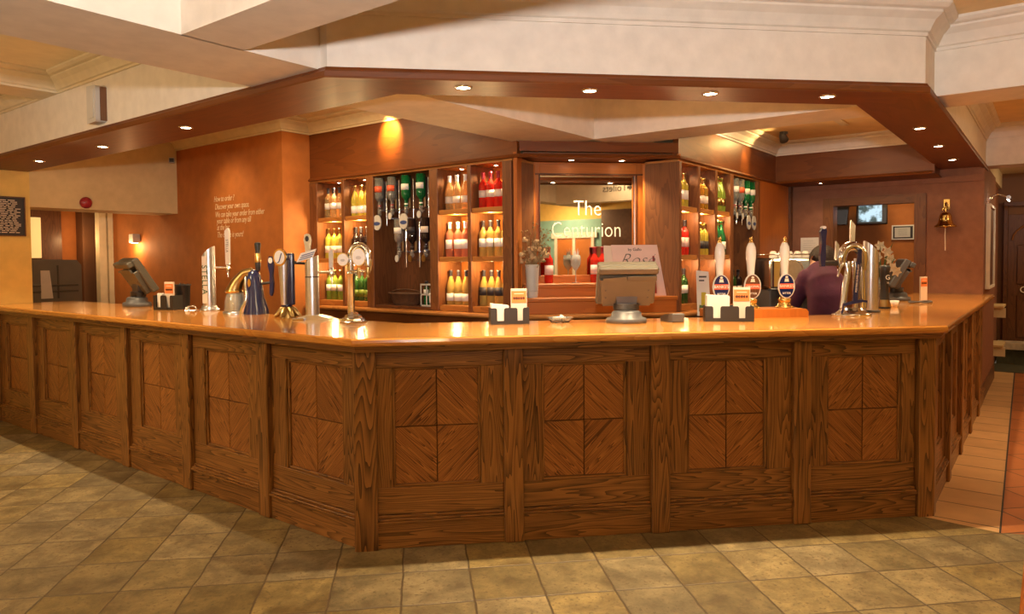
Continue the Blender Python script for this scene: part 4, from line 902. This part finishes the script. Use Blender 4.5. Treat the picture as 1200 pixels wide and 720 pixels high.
MB().tube([(-.04, 0, .35), (-.20, .01, .35)], .017, 10).build('arm', 'black', t)
MB().tube([(-.075, -.02, .35), (-.10, -.03, .31), (-.115, -.035, .26)], [.014, .010, .006], 8).tube([(-.05, -.02, .35), (-.045, -.03, .30), (-.05, -.035, .27)], [.014, .010, .006], 8).build('spout', 'chrome', t)
MB().vprism([(-.215, .33), (-.19, .33), (-.185, .40), (-.185, .50), (-.178, .565), (-.188, .59), (-.208, .59), (-.22, .56), (-.212, .48), (-.222, .40)], -.014, .014).build('handle', 'navy', t, .005)
MB().vprism(mv(oval(.014, .010, 12), -.198, .588), -.017, .017).build('handle_tip', 'paper', t)
MB().vprism([(-.115, .375), (-.09, .375), (-.092, .47), (-.112, .50)], -.008, .012).build('second_handle', 'steel', t, .003)
MB().vprism([(-.002, .45), (.025, .45), (.030, .60), (.0, .64)], .015, .035).build('third_handle', 'steel', t, .003)
# tall silver column
t = thing('beer_tap', 'tall plain silver column beer tap with slanted top, right of the chrome arch', 'beer tap', F(5.54, 1.02, CT, -50))
MB().lathe([(.062, 0), (.064, .01), (.055, .016)], 24).build('base', 'dgrey', t)
mb = MB(); mb.lathe([(.05, .015), (.05, .50)], 28)
for v in mb.v:
    if v.z > .3: v.z = .455 - v.x * 1.0
mb.build('column', 'steel', t)
n = 28; mb = MB(); mb.add([(.0502 * math.cos(6.283 * i / n), .0502 * math.sin(6.283 * i / n), .4555 - .0502 * math.cos(6.283 * i / n)) for i in range(n)], [tuple(range(n))]); mb.build('slanted_cap', 'black', t)
MB().tube([(-.05, 0, .35), (-.10, 0, .345)], .009, 8).build('arm', 'chrome', t); MB().box(-.12, -.095, -.012, .012, .30, .38).build('valve', 'paper', t, .004)
# black tap
t = thing('beer_tap', 'short black stout tap with round white emblem, rightmost of the taps', 'beer tap', F(5.95, 1.0, CT, -50))
MB().lathe([(.04, 0), (.042, .01), (.036, .02), (.028, .14), (.034, .28), (.040, .31), (.034, .325), (.0001, .33)], 20).build('body', 'black', t)
MB().lathe([(.043, .0), (.044, .03), (.030, .10)], 20, sx=.9, sy=.9).build('foot_shell', 'gold', t)
text('emblem', 'G', .05, 'paper', t, Matrix.Translation((0, -.040, .235)) @ FACE, .001)
text('emblem', '10', .018, 'paper', t, Matrix.Translation((.004, -.038, .195)) @ FACE, .001)
# vase with lilies
t = thing('glass_vase', 'clear glass vase of white lilies near the right end of the bar', 'vase', F(6.56, 1.12, CT))
MB().lathe([(.045, 0), (.05, .01), (.042, .12), (.055, .22), (.052, .22), (.038, .12), (.045, .02), (.0001, .015)], 20).build('body', 'glass_clear', t)
t = thing('lily_bunch', 'white lilies with long leaves in the clear vase', 'flowers', F(6.56, 1.12, CT + .03, SCR))
for i, (x, y, z) in enumerate([(.02, -.03, .40), (-.05, 0, .36), (.07, .02, .34), (.05, -.05, .27), (-.01, .03, .45), (.10, -.02, .24)]):
    MB().tube([(0, 0, 0), (x * .4, y * .4, z * .6), (x, y, z)], .003, 6).build('stem', 'leaf', t)
    mb = MB()
    for j in range(6):
        a = j * 1.047 + i; c, s_ = math.cos(a), math.sin(a)
        mb.add([(x, y, z), (x + .022 * c - .017 * s_, y - .012, z + .022 * s_ + .017 * c), (x + .050 * c, y - .006, z + .050 * s_), (x + .022 * c + .017 * s_, y - .012, z + .022 * s_ - .017 * c)], [(0, 1, 2, 3)])
    o = mb.build('bloom', 'lily', t); md = o.modifiers.new('thick', 'SOLIDIFY'); md.thickness = .002
mb = MB()
for i in range(6):
    a = i * 1.1; mb.add([(0, 0, .1), (.05 * math.cos(a) - .008, .02, .26 + .02 * i), (.11 * math.cos(a), .03 * math.sin(a), .36 + .025 * i), (.05 * math.cos(a) + .008, .02, .24 + .02 * i)], [(0, 1, 2, 3)])
o = mb.build('leaves', 'leaf', t); md = o.modifiers.new('thick', 'SOLIDIFY'); md.thickness = .002
t = thing('espresso_cup', 'small white cup on the counter left of the right till', 'cup', F(6.19, .97, CT))
MB().lathe([(.018, 0), (.022, .004), (.034, .05), (.031, .05), (.019, .008), (.0001, .006)], 20).build('bowl', 'ceramic', t)
MB().tube([(.031, 0, .042), (.047, 0, .038), (.045, 0, .02), (.025, 0, .015)], .0035, 8).build('handle', 'ceramic', t)
t = thing('cable_coil', 'loose dark cables and receipt pads in front of the right till', 'cables', F(6.78, .86, CT, -40))
MB().tube([(.10 * math.cos(a) * (1 + .2 * math.sin(3 * a)), .05 * math.sin(a), .008 + .008 * math.sin(2 * a) ** 2) for a in [i * .3 for i in range(40)]], .007, 8).build('cable', 'dgrey', t)
menu_card(F(7.30, .91, CT, -30), 'orange printed menu standing beside the right till', .085, .21)

# ------------------------------------------------------------------ coffee machine and worktop behind
t = thing('side_worktop', 'narrow steel worktop carrying the coffee machine', 'worktop', F(7.3, 2.18, 0))
MB().box(-.74, .65, -.40, .165, .86, .90, 0).build('top', 'steel', t, .003); MB().box(-.73, .64, -.36, .16, 0, .86).build('base_cabinet', 'dark', t)
t = thing('coffee_machine', 'polished steel espresso machine behind the hand pumps', 'coffee machine', F(7.02, 2.035, .90, -36))
MB().box(-.28, .26, -.16, .18, .30, .60, 0).build('body', 'chrome', t, .03, seg=3)
MB().vprism(mv(oval(.11, .11), -.055, .46), -.175, -.158, smooth=True).build('round_panel', 'steel', t)
mb = MB(); pts = [(-.055 + .118 * math.cos(a), -.176, .46 + .118 * math.sin(a)) for a in [i * 6.2832 / 24 for i in range(25)]]; mb.tube(pts, .006, 6); mb.build('round_rim', 'chrome', t)
MB().box(-.25, .24, -.10, .16, .10, .30).build('back_splash', 'dgrey', t, .01); MB().box(-.28, .26, -.20, .18, .04, .10).build('drip_tray', 'steel', t, .006)
for x in (-.25, .23):
    for y in (-.16, .14): MB().lathe([(.02, 0), (.016, .04)], 10, c=(x, y, 0)).build('foot', 'black', t)
for x in (-.12, .10):
    MB().lathe([(.035, .24), (.035, .30)], 16, c=(x, -.13, 0)).tube([(x, -.15, .26), (x, -.30, .245)], .014, 8).build('group_handle', 'black', t)
MB().tube([(.26, -.10, .48), (.33, -.12, .48)], .022, 10).build('steam_knob', 'black', t); MB().tube([(.24, -.15, .42), (.27, -.17, .30), (.25, -.17, .18)], .006, 8).build('steam_wand', 'chrome', t)
MB().tube([(-.27, .17, .63), (-.27, -.15, .63), (.25, -.15, .63), (.25, .17, .63)], .006, 8).build('cup_rail', 'chrome', t)
MB().lathe([(.05, .10), (.055, .11), (.05, .22), (.045, .23)], 18, c=(.02, -.14, 0)).build('jug', 'steel', t)
cp = None
for k, x in enumerate((-.20, -.11, -.02, .07, .16)):
    Mx = F(7.02, 2.035, 1.501, -36) @ F(x, -.08, 0, 90)
    lab = 'upturned white cup on top of the coffee machine, ' + ['leftmost', 'second from left', 'middle', 'fourth from left', 'rightmost'][k]
    if cp is None:
        cp = thing('coffee_cup', lab, 'cup', Mx); MB().lathe([(.040, 0), (.040, .003), (.030, .05), (.020, .06), (.0001, .061)], 18).build('bowl', 'ceramic', cp)
        MB().tube([(.036, 0, .015), (.055, 0, .02), (.050, 0, .042), (.030, 0, .045)], .004, 6).build('handle', 'ceramic', cp); c_ = cp
    else: c_ = copy_tree(cp); place(c_, Mx); c_['label'] = lab

# ------------------------------------------------------------------ bell wall and back room
t = thing('brass_bell', 'polished brass ship bell with rope on the pink wall', 'bell', F(8.60, .885, 1.86))
MB().lathe([(.005, .10), (.022, .098), (.045, .085), (.055, .06), (.060, .02), (.072, -.02), (.100, -.045), (.105, -.055), (.098, -.055), (.065, -.025), (.05, .05), (.0001, .08)], 26).build('bell', 'brass', t)
MB().tube([(0, 0, .095), (0, 0, .14), (.03, 0, .19), (.09, 0, .20)], .010, 8).tube([(0, -.03, .12), (0, 0, .16), (0, .03, .12)], .007, 8).build('bracket', 'brass', t)
MB().box(.09, .1, -.03, .03, .13, .24).build('wall_plate', 'brass', t, .003); MB().tube([(0, 0, .06), (0, 0, -.05)], .006, 6).ball((0, 0, -.055), .014, 6).build('clapper', 'brass', t)
MB().tube([(0, 0, -.06), (.005, .003, -.14), (-.004, 0, -.22), (.003, 0, -.30)], .005, 6).build('rope', 'cpaper', t)
t = thing('notice_sheet', 'white printed notice on the wall left of the back room door', 'notice', F(XW - .002, 2.25, 1.58, -90))
MB().box(-.10, .10, -.002, .001, -.15, .15).build('sheet', 'paper', t)
mb = MB()
for i in range(9): mb.box(-.07, .05 + R.uniform(-.04, .02), -.0035, -.0021, .11 - i * .026, .114 - i * .026)
mb.build('print', 'greyw', t)
t = thing('television', 'small wall television showing a bright picture in the back room', 'television', F(9.62, 1.765, 2.055, -82))
MB().box(-.17, .17, -.02, .09, -.155, .155).build('casing', 'black', t, .012, seg=2); MB().box(-.145, .11, -.024, -.0205, -.125, .135).build('screen', 'screen', t)
MB().box(-.02, .02, .09, .34, -.02, .02).build('wall_bracket', 'black', t)
t = thing('loudspeaker', 'black loudspeaker high in the back room left of the television', 'speaker', F(9.72, 2.17, 2.06, -80))
MB().vprism([(-.13, .15), (.13, .15), (.10, -.15), (-.12, -.15)], -.08, .12).build('cabinet', 'black', t, .01); MB().ball((-.08, -.085, -.12), .015, 6).build('badge', 'chrome', t)
MB().box(-.02, .02, .12, .22, -.02, .02).build('wall_bracket', 'black', t)
t = thing('framed_certificate', 'white framed certificate on the back room wall', 'certificate', F(9.93, 1.47, 1.80, -90))
MB().box(-.125, .125, -.01, .015, -.09, .09).build('frame', 'paper', t, .002); MB().box(-.108, .108, -.013, -.009, -.075, .075).build('mount', 'ink', t); MB().box(-.09, .08, -.015, -.0125, -.06, .06).build('certificate_sheet', 'greyw', t)
mb = MB()
for i in range(4): mb.box(-.05, .05, -.017, -.0148, .035 - i * .022, .038 - i * .022)
mb.build('print', 'ink', t)
# picture and picture light on the return wall
t = thing('framed_picture', 'framed dark picture on the wall right of the bell', 'picture', F(9.35, .545, 1.60, 0))
MB().box(-.42, -.39, -.03, .012, -.45, .45, 2).box(.39, .42, -.03, .012, -.45, .45, 2).box(-.39, .39, -.03, .012, -.45, -.42, 0).box(-.39, .39, -.03, .012, .42, .45, 0).build('frame', 'paper', t, .003)
MB().box(-.39, .39, -.012, .012, -.42, .42).build('picture_panel', 'dark', t)
t = thing('picture_light', 'chrome picture light on an arm above the framed picture', 'light', F(9.35, .555, 2.13))
MB().tube([(0, 0, 0), (0, -.08, .04), (0, -.17, .0)], .008, 8).build('arm', 'chrome', t); MB().tube([(-.14, -.18, -.01), (.14, -.18, -.01)], .022, 12).build('shade', 'chrome', t); MB().tube([(-.12, -.175, -.024), (.12, -.175, -.024)], .012, 8).build('bulb', 'glow', t)
MB().lathe([(.03, -.01), (.03, .01)], 14).build('wall_plate', 'chrome', t)
# passage on the right: shelves, dark arched door, step
t = thing('wall_shelf', 'narrow pale passage shelf, upper of two', 'shelf', F(11.2, .60, .83)); MB().box(-.25, .35, -.12, .015, 0, .03, 0).build('board', 'tan', t, .003); MB().box(-.2, -.17, -.14, .015, -.12, 0).build('bracket', 'cream', t)
t = thing('wall_shelf', 'narrow pale passage shelf, lower of two', 'shelf', F(11.2, .60, .33)); MB().box(-.25, .35, -.12, .015, 0, .03, 0).build('board', 'tan', t, .003); MB().box(-.2, -.17, -.14, .015, -.12, 0).build('bracket', 'cream', t)
t = thing('gents_door', 'dark arched wooden door lettered Gents at the end of the passage', 'door', F(12.28, .05, 0, -90))
MB().box(-.45, .45, -.03, .015, .20, 2.08, 2).build('leaf', 'dark', t, .003)
MB().box(-.50, -.45, -.05, .015, .20, 2.2, 2).box(.45, .50, -.05, .015, .20, 2.2, 2).box(-.5, .5, -.05, .015, 2.2, 2.26, 0).build('architrave', 'dark', t, .003)
MB().tube([(.40 * math.cos(a), -.032, 1.72 + .26 * math.sin(a)) for a in [i * math.pi / 12 for i in range(13)]], .014, 8).build('arch_moulding', 'post', t)
MB().box(-.34, .34, -.045, -.028, .35, .95, 2).box(-.34, .34, -.045, -.028, 1.1, 1.65, 2).build('panels', 'dark', t, .006)
text('lettering', 'Gents', .13, 'etch', t, Matrix.Translation((-.15, -.047, 1.02)) @ FACE, .001)
st(MB().box(11.88, 12.24, -1.0, .60, .21, .30), 'trim_step', 'stone'); st(MB().box(11.92, 12.24, -1.0, .60, .0, .21), 'trim_step_riser', 'mat'); st(MB().box(11.1, 11.9, -1.2, .62, -.02, .006), 'floor_mat', 'mat')

# ------------------------------------------------------------------ left side
t = thing('menu_board', 'black chalk menu board with cream writing on the yellow wall', 'board', F(2.42, YW - .012, 1.965, 0))
MB().box(-.35, .27, -.01, .012, -.185, .18).build('board', 'ink', t); MB().box(-.36, -.35, -.018, .012, -.195, .19).box(.27, .28, -.018, .012, -.195, .19).box(-.35, .27, -.018, .012, .18, .19).box(-.35, .27, -.018, .012, -.195, -.185).build('frame', 'dark', t)
mb = MB()
for i in range(20):
    x = -.30
    while x < .20:
        w = R.uniform(.02, .06); mb.box(x, min(x + w, .24), -.0115, -.0098, .150 - i * .0165, .156 - i * .0165); x += w + R.uniform(.006, .02)
mb.build('writing', 'cpaper', t)
t = thing('fire_alarm_bell', 'round dark red alarm bell on the cream header', 'alarm', F(3.26, YW - .002, 2.135, 0))
mb = MB(); mb.M = Matrix.Rotation(rad(90), 4, 'X'); mb.lathe([(.058, 0), (.060, .02), (.045, .040), (.015, .048), (.0001, .049)], 24); mb.build('gong', 'red', t); MB().box(-.04, .04, -.004, .002, -.04, .04).build('back_box', 'ink', t)
t = thing('security_camera', 'small white security camera on the header corner', 'camera', F(4.18, YW - .03, 2.67, -30))
MB().box(-.03, .03, -.06, .02, -.03, .03).build('housing', 'greyw', t, .004); MB().box(-.024, .024, -.064, -.059, -.024, .02).build('lens_window', 'ink', t); MB().box(-.012, .012, .0, .04, -.012, .012).build('mount', 'greyw', t)
t = thing('wall_speaker', 'slim white curved speaker on the left bulkhead', 'speaker', F(XF - .001, 5.30, 2.60, -90))
MB().vprism([(-.075, -.13), (.06, -.125), (.062, .125), (-.075, .13)], -.07, 0).build('housing', 'greyw', t, .02, seg=3); MB().box(.062, .072, -.04, 0, -.115, .115).build('side_bracket', 'brown', t)
MB().vprism([(-.05, -.10), (.035, -.095), (.04, .10), (-.05, .10)], -.074, -.069).build('grille', 'greyw', t, .003)
# lettering on the terracotta wall
t = thing('wall_lettering', 'cream handwritten ordering notice on the terracotta wall', 'lettering', F(XT - .0015, 7.30, 2.0, -90))
for i, (s_, z, x0) in enumerate([('How to order ?', .185, -.02), ('Discover your own space.', .10, 0), ('We can take your order from either', .015, .0), ('your table or from any till', -.055, .03), ('at the bar.', -.125, .03), ('The choice is yours!', -.205, .03)]):
    text('text_line', s_, .088, 'chalk', t, Matrix.Translation((x0, 0, z)) @ FACE @ Matrix.Scale(.70, 4, (1, 0, 0)), .0006, 'LEFT', shear=.25)
t = thing('wall_lamp', 'small box wall lamp on the terracotta wall beyond the header', 'light', F(XT - .002, 9.07, 1.80, -90))
MB().box(-.055, .055, -.09, .0, -.055, .055).build('housing', 'greyw', t, .004); MB().box(-.03, .03, -.06, -.02, -.058, -.054).build('bulb', 'glow', t)
# things in the left corridor
st(MB().box(2.95, 3.68, 10.17, 10.2, 1.48, 2.20, 2).box(3.02, 3.62, 10.15, 10.17, 1.42, 1.48, 0), 'window_1', 'dark')
wm = emit('lit_window', (.80, .62, .25), .55); M['winlit'] = wm
st(MB().box(3.05, 3.56, 10.155, 10.168, 1.57, 2.08), 'window_2', 'winlit')
t = thing('ticket_machine', 'large grey moulded machine with rounded top behind the yellow wall', 'machine', F(3.36, 9.35, 0))
MB().vprism([(-.34, .0), (.24, .0), (.24, 1.48), (.19, 1.54), (-.34, 1.55)], -.25, .25).build('casing', 'mgrey', t, .03, seg=3)
MB().box(-.30, .20, -.262, -.25, 1.24, 1.26, 0).box(-.30, .20, -.262, -.25, 1.17, 1.19, 0).box(-.02, 0, -.262, -.25, 1.10, 1.48).build('ribs', 'greyp', t, .003)
t = thing('paper_bag', 'white paper bag hanging on the grey machine', 'bag', F(3.22, 9.098, 1.10)); MB().vprism([(-.05, 0), (.07, 0), (.04, .32), (-.05, .32)], -.012, .0).build('bag', 'paper', t)
t = thing('hand_sanitiser', 'small white dispenser on a pale post in the left corridor', 'dispenser', F(3.73, 9.87, 0))
MB().lathe([(.10, 0), (.10, .01), (.028, .02), (.028, 1.22)], 16).build('post', 'greyw', t); MB().box(-.08, .08, -.06, .06, 1.22, 1.37).build('box', 'paper', t, .008)

# ------------------------------------------------------------------ spotlight track on inner ceiling
t = thing('ceiling_spotlight', 'small grey spotlight on the ceiling above the coffee machine', 'light', F(7.40, 2.17, 2.765))
MB().lathe([(.04, -.02), (.04, 0)], 16).build('base', 'dgrey', t)
mb = MB(); mb.M = Matrix.Translation((-.02, 0, -.05)) @ Matrix.Rotation(rad(-55), 4, 'Y'); mb.lathe([(.018, .05), (.032, .03), (.045, -.05), (.040, -.05), (.02, .02)], 16); mb.build('reflector', 'dgrey', t)
t = thing('ceiling_track', 'thin flat ceiling plate beside the small spotlight', 'track', F(7.0, 1.60, 2.765)); MB().box(-.35, .35, -.05, .02, -.012, 0).build('plate', 'cream', t, .002)

# ------------------------------------------------------------------ the bartender
def skin_mesh(name, verts, edges, radii, mat, parent, lvl=2, root=0):
    me = bpy.data.meshes.new(name); me.from_pydata(verts, edges, []); o = bpy.data.objects.new(name, me); COL.objects.link(o)
    me.materials.append(M[mat]); o.parent = parent; FR[o] = FR[parent]
    sk = o.modifiers.new('skin', 'SKIN'); sk.use_smooth_shade = True
    for i, r in enumerate(radii):
        me.skin_vertices[0].data[i].radius = r if isinstance(r, tuple) else (r, r); me.skin_vertices[0].data[i].use_root = (i == root)
    sb = o.modifiers.new('sub', 'SUBSURF'); sb.levels = lvl; sb.render_levels = lvl
    return o
person = thing('person', 'person in a maroon top bending with back turned behind the bar', 'person', F(6.27, 1.53, 0, SCR + 8))
# local: +y away from the camera, x right; stooping forward, weight on both feet
V = [(0, -.06, .95), (0, -.10, 1.12), (0, -.05, 1.28), (.01, .04, 1.38), (.03, .12, 1.43), (.10, .19, 1.45), (.16, .24, 1.47), (.18, .27, 1.51),
     (-.10, -.03, .88), (-.11, .02, .50), (-.12, -.03, .09), (-.12, .10, .035), (.10, -.03, .88), (.11, .02, .50), (.12, -.03, .09), (.12, .10, .035),
     (-.11, .05, 1.33), (-.15, .14, 1.12), (-.17, .30, .98), (-.14, .37, .955), (.13, .05, 1.35), (.16, .14, 1.13), (.19, .30, .99), (.16, .37, .96)]
Ed = [(0, 1), (1, 2), (2, 3), (3, 4), (4, 5), (5, 6), (6, 7), (0, 8), (8, 9), (9, 10), (10, 11), (0, 12), (12, 13), (13, 14), (14, 15), (3, 16), (16, 17), (17, 18), (18, 19), (3, 20), (20, 21), (21, 22), (22, 23)]
Ra = [.10, .09, .10, .08, .055, .07, .085, .065, .08, .055, .038, .035, .08, .055, .038, .035, .05, .04, .03, .028, .05, .04, .03, .028]
body = skin_mesh('body', V, Ed, Ra, 'skin', person)
for sx in (-1, 1):
    w = Vector(V[19] if sx < 0 else V[23])
    for k in range(4):
        b0 = w + Vector((-.028 + .018 * k, .02, 0)); ln = [.065, .078, .072, .055][k]
        skin_mesh('finger', [tuple(b0), tuple(b0 + Vector((0, ln * .5, .004))), tuple(b0 + Vector((0, ln * .85, -.016))), tuple(b0 + Vector((0, ln, -.034)))], [(0, 1), (1, 2), (2, 3)], [.010, .009, .008, .006], 'skin', person, 1)
    b0 = w + Vector((-.022 * sx, 0, -.004)); skin_mesh('thumb', [tuple(b0), tuple(b0 + Vector((-.028 * sx, .022, -.006))), tuple(b0 + Vector((-.034 * sx, .048, -.014)))], [(0, 1), (1, 2)], [.012, .010, .007], 'skin', person, 1)
mb = MB()
mb.tube([(0, -.06, .93), (0, -.08, 1.05), (0, -.09, 1.18), (0, -.05, 1.29), (.015, .03, 1.375), (.05, .10, 1.40)], [.135, .145, .155, .155, .125, .07], 20)
for sx in (-1, 1):
    mb.ball((.105 * sx, .03, 1.325), .082, 10)
    mb.tube([(.09 * sx, .03, 1.33), (.125 * sx, .06, 1.27), (.15 * sx, .14, 1.12), (.16 * sx, .22, 1.04), (.165 * sx, .27, 1.0)], [.08, .075, .058, .048, .044], 14)
mb.ball((0, -.09, 1.20), .15, 12); mb.ball((.06, .10, 1.39), .068, 10)
jo = mb.build('jersey', 'maroon', person)
rm = jo.modifiers.new('remesh', 'REMESH'); rm.mode = 'VOXEL'; rm.voxel_size = .013; rm.use_smooth_shade = True
sm = jo.modifiers.new('smooth', 'SMOOTH'); sm.iterations = 6
skin_mesh('trousers', [(0, -.06, .99), (0, -.05, .92), V[8], V[9], (-.12, -.02, .10), V[12], V[13], (.12, -.02, .10)], [(0, 1), (1, 2), (2, 3), (3, 4), (1, 5), (5, 6), (6, 7)], [.12, .12, .095, .075, .062, .095, .075, .062], 'trouser', person)
for sx in (-1, 1): MB().ball((.12 * sx, .03, .04), .05, 10, .85, 2.2, .75).build('shoe', 'black', person)
mb = MB(); mb.ball((.150, .215, 1.485), .112, 14, 1.02, 1.02, 1.12); mb.ball((.15, .18, 1.41), .05, 10, 1.1, .8, 1.2); mb.build('hair', 'hair', person)
mb = MB(); mb.ball((.19, .345, 1.46), .018, 8, .8, 1.2, 1.2); mb.build('nose', 'skin', person)
mb = MB(); mb.ball((.262, .26, 1.47), .022, 8, .35, .8, 1.3); mb.build('ear', 'skin', person); mb = MB(); mb.ball((.070, .26, 1.47), .022, 8, .35, .8, 1.3); mb.build('ear', 'skin', person)
mb = MB(); mb.ball((.22, .335, 1.49), .011, 8).ball((.155, .335, 1.49), .011, 8); mb.build('eyes', 'ceramic', person); mb = MB(); mb.ball((.188, .338, 1.425), .02, 8, 1.2, .4, .3); mb.build('mouth', 'redink', person)

# wooden edge at the lower right: a table leg just inside the frame
t = thing('wooden_table', 'light oak table whose edge enters at the lower right corner', 'table', F(1.77, -.36, 0, 0))
MB().box(-.60, .60, -.40, .405, .715, .75, 0).build('table_top', 'gate', t, .004)
MB().box(-.54, .54, -.34, -.315, .64, .715, 0).box(-.54, .54, .32, .345, .64, .715, 0).box(-.54, -.515, -.315, .32, .64, .715, 1).box(.515, .54, -.315, .32, .64, .715, 1).build('apron', 'gate', t, .002)
for sx in (-1, 1):
    for sy in (-1, 1): MB().box(sx * .52 - .03, sx * .52 + .03, sy * .32 - .03, sy * .32 + .03, 0, .64).build('leg', 'gate', t, .004)

# ------------------------------------------------------------------ lights
def light(kind, loc, e, col, size=.1, to=None, spot=None, blend=.5, sy=None):
    ld = bpy.data.lights.new('lamp', kind); ld.energy = e; ld.color = col
    lo = bpy.data.objects.new('lamp_or_fill', ld); COL.objects.link(lo); lo.location = loc  # serves real sources and added fills alike
    if kind == 'AREA':
        ld.size = size
        if sy: ld.shape = 'RECTANGLE'; ld.size_y = sy
    else: ld.shadow_soft_size = size
    if spot: ld.spot_size = rad(spot); ld.spot_blend = blend
    if to: lo.rotation_euler = (Vector(to) - Vector(loc)).to_track_quat('-Z', 'Y').to_euler()
    return lo
WARM = (1, .68, .34); SOFT = (1, .86, .70)
# photographer's flash beside the camera
light('SPOT', (-.15, -.1, 1.92), 450, (1, .94, .89), .07, to=(2.6, 2.0, 4.9), spot=112, blend=.35)
# unseen area fills added under the ceiling in front of the bar
for x, y, e in ((.4, .6, 10), (3.3, -1.2, 14), (-1, 4.8, 26), (.7, 4.9, 0), (7.0, -1.3, 30)):
    if e: light('AREA', (x, y, 2.84), e, WARM, .7, to=(x, y, 0))
light('POINT', (3.7, 4.7, 2.66), 7, (1, .74, .42), .06); light('POINT', (6.6, 1.75, 2.58), 6, (1, .74, .42), .06); light('POINT', (4.1, 2.0, 2.62), 3, (1, .74, .42), .06); light('POINT', (10.6, -.4, 2.2), 8, WARM, .1); light('POINT', (7.0, -1.4, 2.4), 14, WARM, .1)  # points added to lift the inner coffers, passage and right side, without fittings
# unseen point fills added around the camera for warm ambient
light('POINT', (-1.2, -1.6, 2.1), 20, (1, .68, .30), .12); light('POINT', (-1.9, 1.9, 2.1), 32, (1, .68, .30), .12); light('POINT', (4.2, -2.2, 2.1), 12, (1, .68, .30), .12)
light('POINT', (-.6, 5.0, 2.35), 80, (1, .80, .52), .12)  # point added by the left coffer to brighten the bulkhead face
light('AREA', (1.3, -2.3, 2.4), 25, WARM, .3, to=(1.3, -2.9, 1.2))  # area fill added to brighten the teal wall the mirror shows
# inside the bar
light('AREA', (3.7, 5.2, 2.90), 26, WARM, .6, to=(3.7, 5.2, 0)); light('AREA', (6.4, 1.6, 2.74), 22, WARM, .5, to=(6.4, 1.6, 0))
# spots washing the frieze
light('SPOT', (4.40, 4.86, 2.82), 110, (1, .55, .13), .02, to=(4.58, 4.87, 2.69), spot=75, blend=.9)
light('SPOT', (7.32, 2.17, 2.70), 14, (1, .62, .22), .02, to=(6.9, 2.46, 2.55), spot=100, blend=.8)
light('SPOT', (6.25, 2.25, 2.66), 8, (1, .70, .35), .03, to=(6.40, 2.46, 2.60), spot=120, blend=.8)
light('SPOT', (7.06, 2.34, 2.66), 9, (1, .55, .12), .015, to=(7.09, 2.46, 2.44), spot=60, blend=.8)
# lettered wall wash
light('SPOT', (3.55, 7.0, 2.88), 50, WARM, .12, to=(4.25, 6.9, 1.8), spot=80, blend=1)
# shelf lamps, one in the head of each lit bay
for k, (Fm, x) in enumerate([(FL, .31), (FL, .70), (FL, 1.96), (FL, 2.34), (FRr, .24), (FRr, .63), (FRr, 1.03)]):
    p = Fm @ Vector((x, .12, 2.298))
    downlight(p.x, p.y, p.z, 'small shelf downlight in the ' + ['far left bay', 'second bay from left', 'third bay from left', 'bay just left of the mirror alcove', 'first bay right of the mirror', 'second bay right of the mirror', 'third bay right of the mirror'][k], e=[22, 22, 22, 22, 14, 14, 14][k], size=150, r=.024)
downlight(8.35, 2.05, ZB - .012, 'small downlight under the panel by the bell wall', e=8, size=120, r=.026)
# small point fills added inside the bays to brighten the lower shelves
for x in (.31, .70, 1.96, 2.34):
    for z in (1.86, 1.45):
        p = FL @ Vector((x, .04, z)); light('POINT', p, 7, (1, .68, .30), .02)
for x in (.24, .63, 1.03):
    for z in (1.86, 1.45):
        p = FRr @ Vector((x, .04, z)); light('POINT', p, 4, (1, .62, .28), .02)
# corridor, back room, passage, terracotta floor
light('POINT', (4.15, 9.07, 1.70), 7, (1, .55, .22), .04); light('AREA', (3.3, 9.2, 2.40), 10, WARM, .4, to=(3.3, 9.2, 0)); light('POINT', (3.9, 9.9, 1.8), 4, (1, .55, .22), .05)
light('AREA', (9.3, 1.5, 2.42), 9, WARM, .4, to=(9.3, 1.5, 0)); light('SPOT', (9.35, .36, 2.12), 6, WARM, .03, to=(9.35, .5, 1.2), spot=110)
light('SPOT', (6.6, -.35, 2.84), 110, (1, .62, .30), .05, to=(7.0, .0, 0), spot=70, blend=.8); light('AREA', (11.0, -.8, 2.6), 20, WARM, .4, to=(11.5, -.5, 0))
light('SPOT', (1.0, 5.6, 2.85), 120, WARM, .06, to=(1.3, 5.0, 0), spot=80, blend=.6)
w = bpy.data.worlds.new('world'); sc.world = w; w.use_nodes = True
w.node_tree.nodes['Background'].inputs['Color'].default_value = (1, .8, .55, 1); w.node_tree.nodes['Background'].inputs['Strength'].default_value = .1
sc.view_settings.view_transform = 'Standard'; sc.view_settings.look = 'None'; sc.view_settings.gamma = 1; sc.view_settings.exposure = 0
sc.view_settings.use_curve_mapping = False
sc.cycles.use_denoising = True; sc.cycles.max_bounces = 7; sc.cycles.sample_clamp_indirect = 4
sc.cycles.caustics_reflective = False; sc.cycles.caustics_refractive = False
